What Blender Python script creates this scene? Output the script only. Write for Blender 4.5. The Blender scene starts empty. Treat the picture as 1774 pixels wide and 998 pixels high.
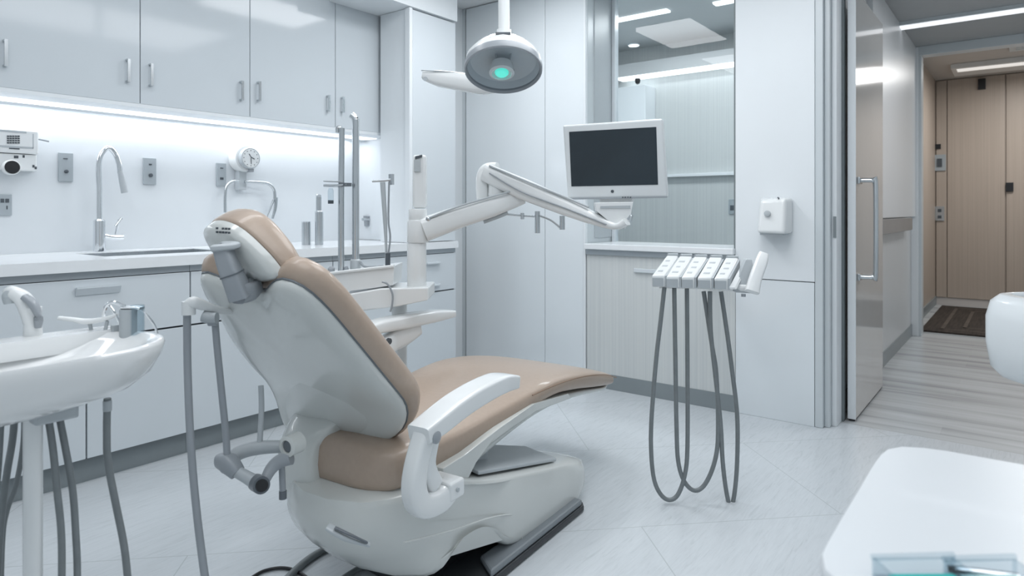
import bpy, bmesh, math, random
from mathutils import Vector, Matrix
random.seed(4)
C = bpy.context.scene.collection
PI = math.pi

# ------------------------------------------------------------------ camera geometry (frame taken as 1774 x 998)
F = 1157.0
CA, SA = math.cos(math.atan2(889, 1157)), math.sin(math.atan2(889, 1157))
H = 1.10
def ray(px, py):
    u = (px - 887) / F
    return Vector((CA + SA * u, SA - CA * u, (366 - py) / F))
def onY(px, py, Y): d = ray(px, py); t = Y / d.y; return Vector((t * d.x, Y, H + t * d.z))
def onX(px, py, X): d = ray(px, py); t = X / d.x; return Vector((X, t * d.y, H + t * d.z))
def onZ(px, py, Z=0.0): d = ray(px, py); t = (Z - H) / d.z; return Vector((t * d.x, t * d.y, Z))
def at(px, py, D): d = ray(px, py); return Vector((D * d.x, D * d.y, H + D * d.z))
FW = Vector((CA, SA, 0)); RT = Vector((SA, -CA, 0)); UP = Vector((0, 0, 1))

# ------------------------------------------------------------------ materials
MATS = {}
def nt(name):
    m = bpy.data.materials.new(name); m.use_nodes = True
    return m, m.node_tree, m.node_tree.nodes['Principled BSDF']
def mat(name, col, rough=0.4, metal=0.0, noise=0.0, scale=8.0, coat=0.0, bump=0.0, stretch=None, spec=0.5):
    if name in MATS: return MATS[name]
    m, t, b = nt(name)
    b.inputs['Roughness'].default_value = rough
    b.inputs['Metallic'].default_value = metal
    b.inputs['Coat Weight'].default_value = coat
    b.inputs['Specular IOR Level'].default_value = spec
    tc = t.nodes.new('ShaderNodeTexCoord'); mp = t.nodes.new('ShaderNodeMapping')
    if stretch: mp.inputs['Scale'].default_value = stretch
    nz = t.nodes.new('ShaderNodeTexNoise'); nz.inputs['Scale'].default_value = scale; nz.inputs['Detail'].default_value = 4
    t.links.new(tc.outputs['Object'], mp.inputs['Vector']); t.links.new(mp.outputs[0], nz.inputs['Vector'])
    cr = t.nodes.new('ShaderNodeValToRGB')
    k = 1 - noise
    cr.color_ramp.elements[0].position = 0.3; cr.color_ramp.elements[1].position = 0.7
    cr.color_ramp.elements[0].color = (col[0] * k, col[1] * k, col[2] * k, 1)
    cr.color_ramp.elements[1].color = (*col, 1)
    t.links.new(nz.outputs['Fac'], cr.inputs[0]); t.links.new(cr.outputs[0], b.inputs['Base Color'])
    if bump:
        bp = t.nodes.new('ShaderNodeBump'); bp.inputs['Strength'].default_value = bump; bp.inputs['Distance'].default_value = 0.002
        t.links.new(nz.outputs['Fac'], bp.inputs['Height']); t.links.new(bp.outputs[0], b.inputs['Normal'])
    MATS[name] = m
    return m
def emit(name, col, s):
    m, t, b = nt(name)
    b.inputs['Base Color'].default_value = (*col, 1)
    b.inputs['Emission Color'].default_value = (*col, 1); b.inputs['Emission Strength'].default_value = s
    MATS[name] = m; return m
def glass(name, col, rough=0.0, alpha_mix=0.85, ior=1.45):
    # thin pane: mostly transparent with a real fresnel reflection
    m = bpy.data.materials.new(name); m.use_nodes = True; t = m.node_tree
    for n in list(t.nodes): t.nodes.remove(n)
    o = t.nodes.new('ShaderNodeOutputMaterial'); tr = t.nodes.new('ShaderNodeBsdfTransparent'); gl = t.nodes.new('ShaderNodeBsdfGlossy')
    fr = t.nodes.new('ShaderNodeFresnel'); mx = t.nodes.new('ShaderNodeMixShader')
    tr.inputs[0].default_value = (*col, 1); gl.inputs['Roughness'].default_value = rough; fr.inputs[0].default_value = ior
    ge = t.nodes.new('ShaderNodeNewGeometry'); su = t.nodes.new('ShaderNodeMath'); su.operation = 'SUBTRACT'; su.inputs[0].default_value = 1
    mu = t.nodes.new('ShaderNodeMath'); mu.operation = 'MULTIPLY'
    t.links.new(ge.outputs['Backfacing'], su.inputs[1]); t.links.new(su.outputs[0], mu.inputs[0]); t.links.new(fr.outputs[0], mu.inputs[1])
    t.links.new(mu.outputs[0], mx.inputs[0]); t.links.new(tr.outputs[0], mx.inputs[1]); t.links.new(gl.outputs[0], mx.inputs[2])
    t.links.new(mx.outputs[0], o.inputs[0]); MATS[name] = m; return m
def stripes(name, c1, c2, scale, rough, axis=1, coat=0.0):
    """fine vertical lines of uneven strength, as on a fluted laminate or wood grain"""
    m, t, b = nt(name)
    tc = t.nodes.new('ShaderNodeTexCoord'); mp = t.nodes.new('ShaderNodeMapping')
    s = [scale, scale, scale]; s[2] = scale * 0.006 if axis != 2 else scale
    mp.inputs['Scale'].default_value = s
    nz = t.nodes.new('ShaderNodeTexNoise'); nz.inputs['Scale'].default_value = 1.0; nz.inputs['Detail'].default_value = 3
    cr = t.nodes.new('ShaderNodeValToRGB')
    cr.color_ramp.elements[0].position = 0.35; cr.color_ramp.elements[1].position = 0.65
    cr.color_ramp.elements[0].color = (*c1, 1); cr.color_ramp.elements[1].color = (*c2, 1)
    t.links.new(tc.outputs['Object'], mp.inputs[0]); t.links.new(mp.outputs[0], nz.inputs['Vector'])
    t.links.new(nz.outputs['Fac'], cr.inputs[0]); t.links.new(cr.outputs[0], b.inputs['Base Color'])
    b.inputs['Roughness'].default_value = rough; b.inputs['Coat Weight'].default_value = coat
    MATS[name] = m; return m

WALL = mat('wall_paint', (.77, .81, .835), .45, noise=.02, scale=3)
CEIL = mat('ceiling_paint', (.84, .86, .87), .7, noise=.02)
LAMI = mat('gloss_laminate', (.60, .65, .685), .09, noise=.015, scale=2, coat=0, spec=.28)
LOWL = mat('cabinet_lacquer', (.64, .69, .725), .22, noise=.02, scale=3)
SPLA = mat('backsplash_glass', (.68, .72, .75), .25, noise=.015)
WORK = mat('worktop_solid', (.80, .83, .85), .18, noise=.02, scale=30)
PANW = mat('sliding_panel_white', (.76, .81, .84), .14, noise=.015, scale=2, coat=.3)
PLAS = mat('white_plastic', (.80, .825, .83), .22, noise=.01, coat=.4)
SHEL = mat('ivory_shell', (.64, .665, .65), .22, noise=.015, coat=.5)
CERA = mat('white_ceramic', (.82, .84, .845), .10, noise=.01, coat=.6)
GREYP = mat('grey_plastic', (.33, .36, .39), .32, noise=.05)
LGREY = mat('pale_grey_plastic', (.47, .51, .535), .35, noise=.04)
HOSE = mat('grey_hose', (.21, .235, .245), .38, noise=.12, scale=40)
STEEL = mat('brushed_steel', (.62, .65, .67), .24, metal=1, noise=.12, scale=30, stretch=(1, 1, .08))
CHROM = mat('chrome', (.80, .82, .84), .07, metal=1, noise=.03)
RAIL = mat('aluminium_rail', (.40, .44, .47), .35, metal=.4, noise=.05)
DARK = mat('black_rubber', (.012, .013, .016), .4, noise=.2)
GAP = mat('dark_gap', (.05, .06, .07), .6, noise=.1)
PLINTH = mat('plinth_grey', (.25, .285, .30), .35, noise=.06)
PLATE = mat('socket_plate', (.40, .445, .475), .35, metal=.2, noise=.04)
INK = mat('grey_ink', (.07, .085, .10), .5, noise=.1)
SCREEN = mat('screen_glass', (.018, .030, .040), .22, noise=.3, scale=2.5)
LEATH = mat('tan_upholstery', (.43, .335, .265), .42, noise=.05, scale=60, bump=.12, spec=.6, coat=.25)
CHAR = mat('charcoal_metal', (.13, .15, .17), .38, noise=.08)
MATT = mat('door_mat_pile', (.055, .042, .034), .9, noise=.55, scale=9, stretch=(.4, 6, 1))
DOORF = mat('door_gloss', (.60, .60, .59), .10, noise=.02, coat=.15)
HALLW = mat('hall_wall', (.60, .62, .63), .35, noise=.02)
FRAMEP = mat('frame_paint', (.60, .65, .675), .30, noise=.02)
JAMB = mat('jamb_grey', (.20, .23, .24), .5, noise=.05)
TEAL = mat('teal_plastic', (.06, .52, .50), .25, noise=.1)
BULB = emit('teal_lamp', (.10, .66, .55), .75)
FLUT = stripes('striped_laminate', (.58, .61, .615), (.645, .67, .665), 100, .3)
FLUTR = stripes('striped_panel_beyond', (.54, .565, .57), (.60, .625, .62), 100, .35)
WOOD = stripes('pale_oak', (.43, .365, .31), (.475, .405, .347), 110, .42)
LED = emit('led_diffuser', (.93, .97, 1.0), 5.0)
LEDB = emit('led_line', (.95, .98, 1.0), 2.2)
PANE = glass('window_glass', (.93, .955, .965), 0.0)
CLEAR = glass('clear_acrylic', (.86, .90, .92), 0.02)
LENS = glass('lamp_lens', (.90, .93, .95), .03)

def floor_mat():
    m, t, b = nt('porcelain_tile')
    N, L = t.nodes.new, t.links.new
    tc = N('ShaderNodeTexCoord')
    mp = N('ShaderNodeMapping'); mp.inputs['Rotation'].default_value = (0, 0, math.radians(45)); L(tc.outputs['Object'], mp.inputs[0])
    br = N('ShaderNodeTexBrick'); br.offset = .5
    br.inputs['Scale'].default_value = 1.0; br.inputs['Brick Width'].default_value = 1.5; br.inputs['Row Height'].default_value = .75
    br.inputs['Mortar Size'].default_value = .0022; br.inputs['Mortar Smooth'].default_value = .3
    br.inputs['Color1'].default_value = (.0, .0, .0, 1); br.inputs['Color2'].default_value = (1, 1, 1, 1); br.inputs['Mortar'].default_value = (.5, .5, .5, 1)
    L(mp.outputs[0], br.inputs['Vector'])
    # fine scratched grain, its direction flips tile by tile
    def grain(rot, sc):
        q = N('ShaderNodeMapping'); q.inputs['Rotation'].default_value = (0, 0, math.radians(rot)); q.inputs['Scale'].default_value = sc
        z = N('ShaderNodeTexNoise'); z.inputs['Scale'].default_value = 5; z.inputs['Detail'].default_value = 8; z.inputs['Roughness'].default_value = .65
        z.inputs['Distortion'].default_value = 1.2
        L(tc.outputs['Object'], q.inputs[0]); L(q.outputs[0], z.inputs['Vector']); return z
    g1, g2 = grain(20, (1.5, 16, 1)), grain(-52, (1.5, 16, 1))
    mx = N('ShaderNodeMix'); mx.data_type = 'FLOAT'
    L(br.outputs['Color'], mx.inputs[0]); L(g1.outputs['Fac'], mx.inputs[2]); L(g2.outputs['Fac'], mx.inputs[3])
    cr = N('ShaderNodeValToRGB'); e = cr.color_ramp.elements
    e[0].position = .28; e[0].color = (.49, .53, .555, 1); e[1].position = .60; e[1].color = (.61, .65, .68, 1)
    n = e.new(.46); n.color = (.58, .62, .65, 1)
    L(mx.outputs[0], cr.inputs[0])
    mo = N('ShaderNodeMix'); mo.data_type = 'RGBA'; mo.inputs[7].default_value = (.46, .50, .52, 1)
    L(br.outputs['Fac'], mo.inputs[0]); L(cr.outputs[0], mo.inputs[6]); L(mo.outputs[2], b.inputs['Base Color'])
    b.inputs['Roughness'].default_value = .27
    bp = N('ShaderNodeBump'); bp.inputs['Strength'].default_value = .12; bp.inputs['Distance'].default_value = .002
    L(mx.outputs[0], bp.inputs['Height']); L(bp.outputs[0], b.inputs['Normal'])
    return m
def marble_mat():
    m, t, b = nt('streaked_marble_plank')
    N, L = t.nodes.new, t.links.new
    tc = N('ShaderNodeTexCoord')
    mp = N('ShaderNodeMapping'); mp.inputs['Rotation'].default_value = (0, 0, PI / 2); L(tc.outputs['Object'], mp.inputs[0])
    br = N('ShaderNodeTexBrick'); br.offset = .37
    br.inputs['Scale'].default_value = 1.0; br.inputs['Brick Width'].default_value = .9; br.inputs['Row Height'].default_value = .15
    br.inputs['Mortar Size'].default_value = .0012; br.inputs['Color1'].default_value = (0, 0, 0, 1); br.inputs['Color2'].default_value = (1, 1, 1, 1)
    L(mp.outputs[0], br.inputs['Vector'])
    q = N('ShaderNodeMapping'); q.inputs['Scale'].default_value = (5, .35, 1); L(tc.outputs['Object'], q.inputs[0])
    z = N('ShaderNodeTexNoise'); z.inputs['Scale'].default_value = 2.2; z.inputs['Detail'].default_value = 7; z.inputs['Distortion'].default_value = .5
    L(q.outputs[0], z.inputs['Vector'])
    ad = N('ShaderNodeMath'); ad.operation = 'MULTIPLY_ADD'; ad.inputs[1].default_value = .10
    L(br.outputs['Color'], ad.inputs[0]); L(z.outputs['Fac'], ad.inputs[2])
    cr = N('ShaderNodeValToRGB'); e = cr.color_ramp.elements
    e[0].position = .36; e[0].color = (.38, .40, .42, 1); e[1].position = .68; e[1].color = (.60, .63, .65, 1)
    n = e.new(.5); n.color = (.52, .545, .56, 1)
    L(ad.outputs[0], cr.inputs[0]); L(cr.outputs[0], b.inputs['Base Color']); b.inputs['Roughness'].default_value = .24
    return m
TILE = floor_mat(); MARB = marble_mat()

# ------------------------------------------------------------------ mesh helpers
def new(): return bmesh.new()
def box(bm, lo, hi):
    lo, hi = Vector(lo), Vector(hi)
    c, s = (lo + hi) / 2, hi - lo
    bmesh.ops.create_cube(bm, size=1, matrix=Matrix.Translation(c) @ Matrix.Diagonal((abs(s.x), abs(s.y), abs(s.z), 1)))
    return bm
def hexa(bm, a, b):
    """solid between two quads (same winding)"""
    va = [bm.verts.new(p) for p in a]; vb = [bm.verts.new(p) for p in b]
    bm.faces.new(va[::-1]); bm.faces.new(vb)
    for i in range(4):
        j = (i + 1) % 4; bm.faces.new((va[i], va[j], vb[j], vb[i]))
    return bm
def loft(bm, rings, cap=True, closed=True):
    R = [[bm.verts.new(p) for p in r] for r in rings]
    n = len(R[0])
    for a, b in zip(R, R[1:]):
        for i in range(n if closed else n - 1):
            j = (i + 1) % n; bm.faces.new((a[i], a[j], b[j], b[i]))
    if cap:
        for r in (R[0][::-1], R[-1]):
            c = bm.verts.new(sum((v.co for v in r), Vector()) / n)
            for i in range(n): bm.faces.new((r[i], r[(i + 1) % n], c))
    return bm
def smooth_path(pts, sub=6):
    pts = [Vector(p) for p in pts]
    if len(pts) < 3: return pts
    out = []
    for i in range(len(pts) - 1):
        p0 = pts[max(i - 1, 0)]; p1 = pts[i]; p2 = pts[i + 1]; p3 = pts[min(i + 2, len(pts) - 1)]
        for k in range(sub):
            t = k / sub
            out.append(0.5 * ((2 * p1) + (p2 - p0) * t + (2 * p0 - 5 * p1 + 4 * p2 - p3) * t * t + (3 * p1 - p0 - 3 * p2 + p3) * t ** 3))
    out.append(pts[-1]); return out
def tube(bm, pts, r, seg=12, sub=6, flat=1.0):
    P = smooth_path(pts, sub) if sub else [Vector(p) for p in pts]
    rs = r if isinstance(r, (list, tuple)) else None
    rings = []; up = None
    for i, p in enumerate(P):
        d = (P[min(i + 1, len(P) - 1)] - P[max(i - 1, 0)]).normalized()
        if up is None: up = d.orthogonal().normalized()
        up = (up - d * up.dot(d)).normalized(); sd = d.cross(up)
        if rs:
            f = i / (len(P) - 1) * (len(rs) - 1); k = min(int(f), len(rs) - 2); rr = rs[k] + (rs[k + 1] - rs[k]) * (f - k)
        else: rr = r
        rings.append([p + up * rr * math.cos(2 * PI * q / seg) + sd * rr * flat * math.sin(2 * PI * q / seg) for q in range(seg)])
    return loft(bm, rings)
def bar(bm, pts, sizes, side=None, sub=5, e=4.0, seg=20, up=None):
    """rounded-rectangle section swept along a path; sizes = (width, height) per point"""
    n = len(pts); pts = [Vector(p) for p in pts]
    P = smooth_path(pts, sub); rings = []
    for i, p in enumerate(P):
        d = (P[min(i + 1, len(P) - 1)] - P[max(i - 1, 0)]).normalized()
        sd = side if side is not None else d.cross(UP)
        sd = (sd - d * sd.dot(d)).normalized(); u = sd.cross(d)
        f = i / (len(P) - 1) * (n - 1); k = min(int(f), n - 2); g = f - k
        w = sizes[k][0] * (1 - g) + sizes[k + 1][0] * g; hh = sizes[k][1] * (1 - g) + sizes[k + 1][1] * g
        ring = []
        for q in range(seg):
            a = 2 * PI * q / seg; c, s = math.cos(a), math.sin(a)
            ring.append(p + sd * w / 2 * math.copysign(abs(c) ** (2 / e), c) + u * hh / 2 * math.copysign(abs(s) ** (2 / e), s))
        rings.append(ring)
    return loft(bm, rings)
def lathe(bm, prof, c, axis=UP, seg=28, cap=True):
    axis = Vector(axis).normalized(); u = axis.orthogonal().normalized(); v = axis.cross(u); c = Vector(c)
    rings = [[c + axis * z + (u * math.cos(2 * PI * q / seg) + v * math.sin(2 * PI * q / seg)) * max(r, 1e-4) for q in range(seg)] for r, z in prof]
    return loft(bm, rings, cap)
def prism(bm, poly, off):
    """polygon (3D list) extruded by the vector off"""
    a = [bm.verts.new(p) for p in poly]; b = [bm.verts.new(Vector(p) + off) for p in poly]
    bm.faces.new(a[::-1]); bm.faces.new(b); n = len(a)
    for i in range(n): bm.faces.new((a[i], a[(i + 1) % n], b[(i + 1) % n], b[i]))
    bmesh.ops.triangulate(bm, faces=[f for f in bm.faces if len(f.verts) > 4])
    return bm
def resample(poly, n):
    P = smooth_path(list(poly) + [poly[0]], 5)[:-1]; P.append(P[0])
    L = [0]
    for a, b in zip(P, P[1:]): L.append(L[-1] + (b - a).length)
    out = []; k = 0
    for i in range(n):
        d = L[-1] * i / n
        while L[k + 1] < d: k += 1
        f = (d - L[k]) / max(L[k + 1] - L[k], 1e-9); out.append(P[k].lerp(P[k + 1], f))
    return out
INV = {}
def obj(name, bm, m, parent=None, smooth=True, bevel=0.0, seg=2, local=False, ang=35):
    bmesh.ops.recalc_face_normals(bm, faces=bm.faces)
    me = bpy.data.meshes.new(name)
    if parent is not None and not local: bm.transform(INV[root(parent).name])
    bm.to_mesh(me); bm.free(); me.materials.append(m)
    if smooth: me.shade_smooth()
    o = bpy.data.objects.new(name, me); C.objects.link(o)
    if parent is not None: o.parent = parent
    if smooth:
        try: me.set_sharp_from_angle(angle=math.radians(ang))
        except Exception: pass
    if bevel:
        b = o.modifiers.new('edge', 'BEVEL'); b.width = bevel; b.segments = seg; b.limit_method = 'ANGLE'; b.angle_limit = math.radians(40)
    return o
def root(o):
    while o.parent is not None: o = o.parent
    return o
def thing(name, label, cat, loc=(0, 0, 0), rz=0.0, group=None, kind=None):
    o = bpy.data.objects.new(name, None); C.objects.link(o); o.empty_display_size = .05
    o.location = loc; o.rotation_euler = (0, 0, rz)
    if label: o['label'] = label
    if cat: o['category'] = cat
    if group: o['group'] = group
    if kind: o['kind'] = kind
    INV[o.name] = (Matrix.Translation(Vector(loc)) @ Matrix.Rotation(rz, 4, 'Z')).inverted()
    return o
def tag(o, label, cat, group=None):
    o['label'] = label; o['category'] = cat
    if group: o['group'] = group
    return o
def struct(o, label=None):
    o['kind'] = 'structure'
    if label: o['label'] = label
    return o
def sb(name, lo, hi, m, label=None, **k): return struct(obj(name, box(new(), lo, hi), m, None, smooth=False, **k), label)

# ------------------------------------------------------------------ the room (X runs along the cabinet wall, Y towards it)
XG = 3.975; ZC = 2.57; YW = 3.67; XB = 3.635; XP = XB; XCE = 3.29
sb('floor', (-1.3, -1.4, -.06), (3.80, YW + .1, 0), TILE)
sb('floor_hall', (3.80, -1.4, -.06), (9.5, 1.0, 0), MARB, 'streaked stone plank floor of the hallway')
sb('ceiling', (-1.3, -1.4, ZC), (3.80, YW + .1, ZC + .1), CEIL)
sb('wall_left', (-1.3, YW, 0), (XB + .36, YW + .1, ZC), SPLA, 'white glossy backsplash wall behind the worktop')
sb('wall_rear', (-1.4, -1.5, 0), (-1.3, YW + .1, ZC), WALL)
sb('wall_right', (-1.3, -1.5, 0), (9.5, -1.4, 2.8), WALL)
# white column between window and doorway: upper and lower panel
YC0, YC1 = .850, 1.255
w = thing('wall_back', 'white wall panel between the window and the doorway', None, (XB, YC0, 0), kind='structure')
jz = .735
obj('upper_panel', box(new(), (XB, YC0, jz + .004), (XB + .14, YC1, ZC)), WALL, w, smooth=False, bevel=.002)
obj('lower_panel', box(new(), (XB + .004, YC0 + .002, 0), (XB + .14, YC1, jz)), PANW, w, smooth=False, bevel=.002)
sb('wall_back_over_door', (XB + .06, -1.4, 2.50), (XB + .16, YC0, 2.80), WALL)
sb('wall_back_right', (XB + .06, -1.4, 0), (XB + .16, -.16, 2.50), WALL)
sb('wall_back_return', (XB + .141, .90, 0), (XG + .02, YC1 - .001, ZC - .001), WALL)
# door frame of the treatment room, stepped mouldings
fr = thing('trim_1', 'stepped white door frame beside the column', None, (XB, .80, 0), kind='structure')
obj('outer_moulding', box(new(), (XB + .005, .812, 0), (XB + .13, .850, ZC)), FRAMEP, fr, smooth=False, bevel=.003)
obj('middle_moulding', box(new(), (XB + .035, .786, 0), (XB + .13, .812, ZC)), FRAMEP, fr, smooth=False, bevel=.003)
obj('inner_moulding', box(new(), (XB + .075, .762, 0), (XB + .19, .786, ZC)), WALL, fr, smooth=False, bevel=.003)
p1, p2 = onX(1448, 375, XB + .0745), onX(1455, 412, XB + .0745)
obj('strike_plate', box(new(), (XB + .071, .764, p2.z), (XB + .0756, .778, p1.z)), PLINTH, fr, smooth=False)
obj('seal', box(new(), (XB + .190, .752, 0), (XB + .235, .800, ZC)), JAMB, fr, smooth=False)

# open door leaf standing in the hall
dl = thing('door_1', 'open glossy white door leaf with tubular pull', None, (3.86, .70, 0), kind='structure')
obj('leaf', box(new(), (3.86, .702, .012), (4.70, .738, 2.262)), DOORF, dl, smooth=False, bevel=.003)
obj('edge_band', box(new(), (3.855, .701, .012), (3.861, .739, 2.262)), WALL, dl, smooth=False)
def pull(px, y0, y1, Yb):
    a, b = onY(px, y0, Yb), onY(px, y1, Yb)
    z1, z0, x = a.z, b.z, a.x
    bm = new(); tube(bm, [(x - .0, .702, z1), (x, .66, z1), (x, Yb + .012, z1 - .004), (x, Yb, z1 - .03), (x, Yb, z0 + .03), (x, Yb + .012, z0 + .004), (x, .66, z0), (x, .702, z0)], .0125, sub=5)
    return bm
hd = obj('pull_handle', pull(1517, 312, 481, .62), STEEL, dl)
for zz in (312, 481):
    q = onY(1517, zz, .62); obj('standoff', box(new(), (q.x - .035, .688, q.z - .018), (q.x + .035, .702, q.z + .018)), STEEL, hd, smooth=False, bevel=.003)
obj('bottom_seal', box(new(), (3.86, .706, .002), (4.70, .734, .012)), DARK, dl, smooth=False)

# hallway
HY = .80; HX = 6.85; HC = 2.55
sb('wall_left_hall', (3.87, HY, .10), (HX, HY + .10, HC), HALLW, 'white hallway wall beyond the open door')
sb('wall_left_hall_panel', (4.75, HY - .035, 1.055), (HX - .013, HY - .0005, HC - .002), mat('hall_panel', (.74, .77, .79), .3, noise=.01), 'white raised panel on the hallway wall above the rail')
sb('baseboard_hall', (3.87, HY - .008, 0), (HX, HY + .09, .10), PLINTH)
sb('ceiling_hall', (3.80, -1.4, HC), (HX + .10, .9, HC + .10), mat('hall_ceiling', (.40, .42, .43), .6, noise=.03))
t = thing('ceiling_light', 'long pale light strip across the hallway ceiling', 'light', (5.95, -.3, HC - .03))
obj('housing', box(new(), (5.86, -1.39, HC - .028), (6.02, HY - .005, HC - .0005)), FRAMEP, t, smooth=False)
obj('diffuser', box(new(), (5.88, -1.38, HC - .034), (6.0, HY - .01, HC - .028)), emit('hall_led', (.95, .97, 1), .75), t, smooth=False)
# stainless rail fixed to the hall wall
a, b = onY(1527, 379, HY - .05), onY(1583, 404, HY - .05)
t = thing('wall_rail', 'short stainless rail fixed to the hallway wall behind the door', 'rail', (5.3, HY, .95))
obj('rail_face', box(new(), (5.0, HY - .055, .945), (6.45, HY - .040, 1.045)), mat('rail_steel', (.33, .33, .33), .35, metal=.25, noise=.08), t, smooth=False, bevel=.003)
for xx in (5.1, 5.7, 6.35): obj('bracket', box(new(), (xx, HY - .042, .965), (xx + .05, HY + .001, 1.02)), STEEL, t, smooth=False)
# far opening
df = thing('trim_2', 'pale frame of the wide opening at the end of the hallway', None, (HX, .7, 0), kind='structure')
obj('jamb', box(new(), (HX, .722, 0), (HX + .13, .80, 2.53)), FRAMEP, df, smooth=False, bevel=.004)
obj('jamb_bead', box(new(), (HX - .012, .745, 0), (HX + .0, .80, 2.545)), WALL, df, smooth=False, bevel=.002)
obj('header', box(new(), (HX - .006, -1.4, 2.47), (HX + .13, .80, 2.55)), FRAMEP, df, smooth=False, bevel=.004)
# oak lined room beyond
XW = 9.30; WC = 2.64
sb('wall_far_oak', (XW, -1.4, 0), (XW + .1, .95, WC), WOOD, 'pale oak wall at the far end')
sb('wall_left_oak', (HX + .13, .84, 0), (XW, .94, WC), WOOD)
sb('ceiling_far', (HX + .13, -1.4, WC), (XW + .1, .95, WC + .1), mat('far_ceiling', (.56, .53, .50), .6, noise=.03))
sb('baseboard_far', (XW - .012, -1.4, 0), (XW, .84, .09), mat('pale_plinth', (.55, .52, .50), .4, noise=.04))
sb('baseboard_left_far', (HX + .13, .828, 0), (XW - .012, .84, .10), PLINTH)
sb('floor_far', (HX + .2, -1.39, .0003), (XW - .02, .83, .0045), MARB, 'stone floor under the mat')
for i, (px0, px1) in enumerate(((1622, 1640), (1641.5, 1741), (1743.5, 1800))):
    a, b = onX(px0, 300, XW - .02), onX(px1, 300, XW - .02)
    d = thing('oak_door', ('narrow oak panel at the left end of the far wall', 'wide oak door leaf left of the dark seam', 'oak door leaf at the right edge of the photo')[i], 'door', (XW - .02, (a.y + b.y) / 2, .1))
    obj('leaf', box(new(), (XW - .024, b.y, .095), (XW - .001, a.y, 2.628)), WOOD, d, smooth=False, bevel=.002)
    if i == 0:
        q = onX(1628, 370, XW - .03); lk = obj('lock', box(new(), (XW - .040, q.y - .045, q.z - .085), (XW - .024, q.y + .045, q.z + .085)), STEEL, d, smooth=False, bevel=.002)
        for dz in (-.04, .035): obj('keyhole', box(new(), (XW - .048, q.y - .018, q.z + dz - .018), (XW - .040, q.y + .018, q.z + dz + .018)), INK, lk, smooth=False)
        q = onX(1625, 254, XW - .03); obj('viewer', box(new(), (XW - .040, q.y - .028, q.z - .028), (XW - .024, q.y + .028, q.z + .028)), DARK, d, smooth=False)
    if i == 1:
        q = onX(1701, 146, XW - .03); obj('closer', box(new(), (XW - .06, q.y - .035, q.z - .06), (XW - .024, q.y + .035, q.z + .06)), DARK, d, smooth=False)
    if i == 2:
        q = onX(1749, 324, XW - .03); obj('lock', box(new(), (XW - .05, q.y - .035, q.z - .05), (XW - .024, q.y + .035, q.z + .05)), DARK, d, smooth=False, bevel=.003)
def far_plate(name, label, cat, px, py, w, h, m, inner=None):
    q = onX(px, py, XW - .03)
    t = thing(name, label, cat, (XW - .03, q.y, q.z))
    obj('plate', box(new(), (XW - .04, q.y - w / 2, q.z - h / 2), (XW - .0242, q.y + w / 2, q.z + h / 2)), m, t, smooth=False, bevel=.002)
    obj('button' if inner is None else inner, box(new(), (XW - .05, q.y - w / 5, q.z - h / 4), (XW - .04, q.y + w / 5, q.z + h / 4)), INK if inner is None else DARK, t, smooth=False)
far_plate('intercom', 'grey intercom plate on the far oak wall', 'intercom', 1628, 282, .12, .19, PLATE)
# ceiling troughs in the far room
t = thing('ceiling_light', 'stepped white ceiling trough above the oak room', 'light', (7.9, 0, WC - .06))
obj('housing', box(new(), (8.35, -1.3, WC - .05), (8.85, .62, WC - .001)), mat('trough_white', (.72, .72, .71), .4, noise=.02), t, smooth=False, bevel=.004)
obj('diffuser', box(new(), (8.40, -1.25, WC - .056), (8.55, .57, WC - .05)), emit('far_led', (1, .98, .95), .5), t, smooth=False)
t = thing('ceiling_vent', 'slatted white vent in the far ceiling near the opening', 'vent', (7.6, 0, WC - .03))
obj('frame', box(new(), (7.45, -.9, WC - .02), (7.95, .12, WC - .001)), FRAMEP, t, smooth=False, bevel=.004)
for k in range(6): obj('slat', box(new(), (7.50 + k * .07, -.85, WC - .028), (7.54 + k * .07, .07, WC - .02)), FRAMEP, t, smooth=False)
t = thing('door_mat', 'dark brown door mat on the stone floor by the oak door', 'mat', (8.2, .2, 0))
obj('pile', box(new(), (7.10, -1.0, .0048), (9.10, .76, .020)), MATT, t, smooth=False, bevel=.004)
for k, (aa, bb) in enumerate((((7.25, -.85), (8.95, .62)), ((7.45, -.7), (8.75, .46)))):
    bm = new()
    for lo, hi in (((aa[0], aa[1]), (aa[0] + .03, bb[1])), ((bb[0] - .03, aa[1]), (bb[0], bb[1])), ((aa[0], bb[1] - .03), (bb[0], bb[1])), ((aa[0], aa[1]), (bb[0], aa[1] + .03))):
        box(bm, (lo[0], lo[1], .0195), (hi[0], hi[1], .0215))
    obj('border_line', bm, mat('mat_border', (.11, .09, .075), .9, noise=.3), t, smooth=False)

# ------------------------------------------------------------------ built-in closet with white panels (back, left of window)
YR = onX(1015, 300, XP).y      # right end of the closet
YL = onX(803, 300, XP).y + .012
ys = onX(944, 300, XP).y
t = thing('built_in_closet', 'tall white two-panel closet in the back corner', 'closet', (XP, (YR + YL) / 2, 0))
obj('carcass', box(new(), (XP + .022, YR, .0), (XB + .355, YW - .002, ZC - .002)), FRAMEP, t, smooth=False, bevel=.002)
for i, (a, b) in enumerate(((YR + .016, ys - .002), (ys + .002, onX(805, 300, XP).y))):
    obj('door', box(new(), (XP, a, .012), (XP + .021, b - (.014 if i else 0), ZC - .006)), PANW, t, smooth=False, bevel=.0015)
obj('frame_strip', box(new(), (XP - .006, YR, 0), (XP + .021, YR + .0145, ZC - .002)), WALL, t, smooth=False, bevel=.002)
obj('corner_strip', box(new(), (XP - .001, onX(803, 300, XP).y - .014, 0), (XP + .021, YL, ZC - .002)), FRAMEP, t, smooth=False)
obj('reveal', box(new(), (XP + .10, YR - .006, .93), (XB + .35, YR + .0, ZC - .003)), LGREY, t, smooth=False)
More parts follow.
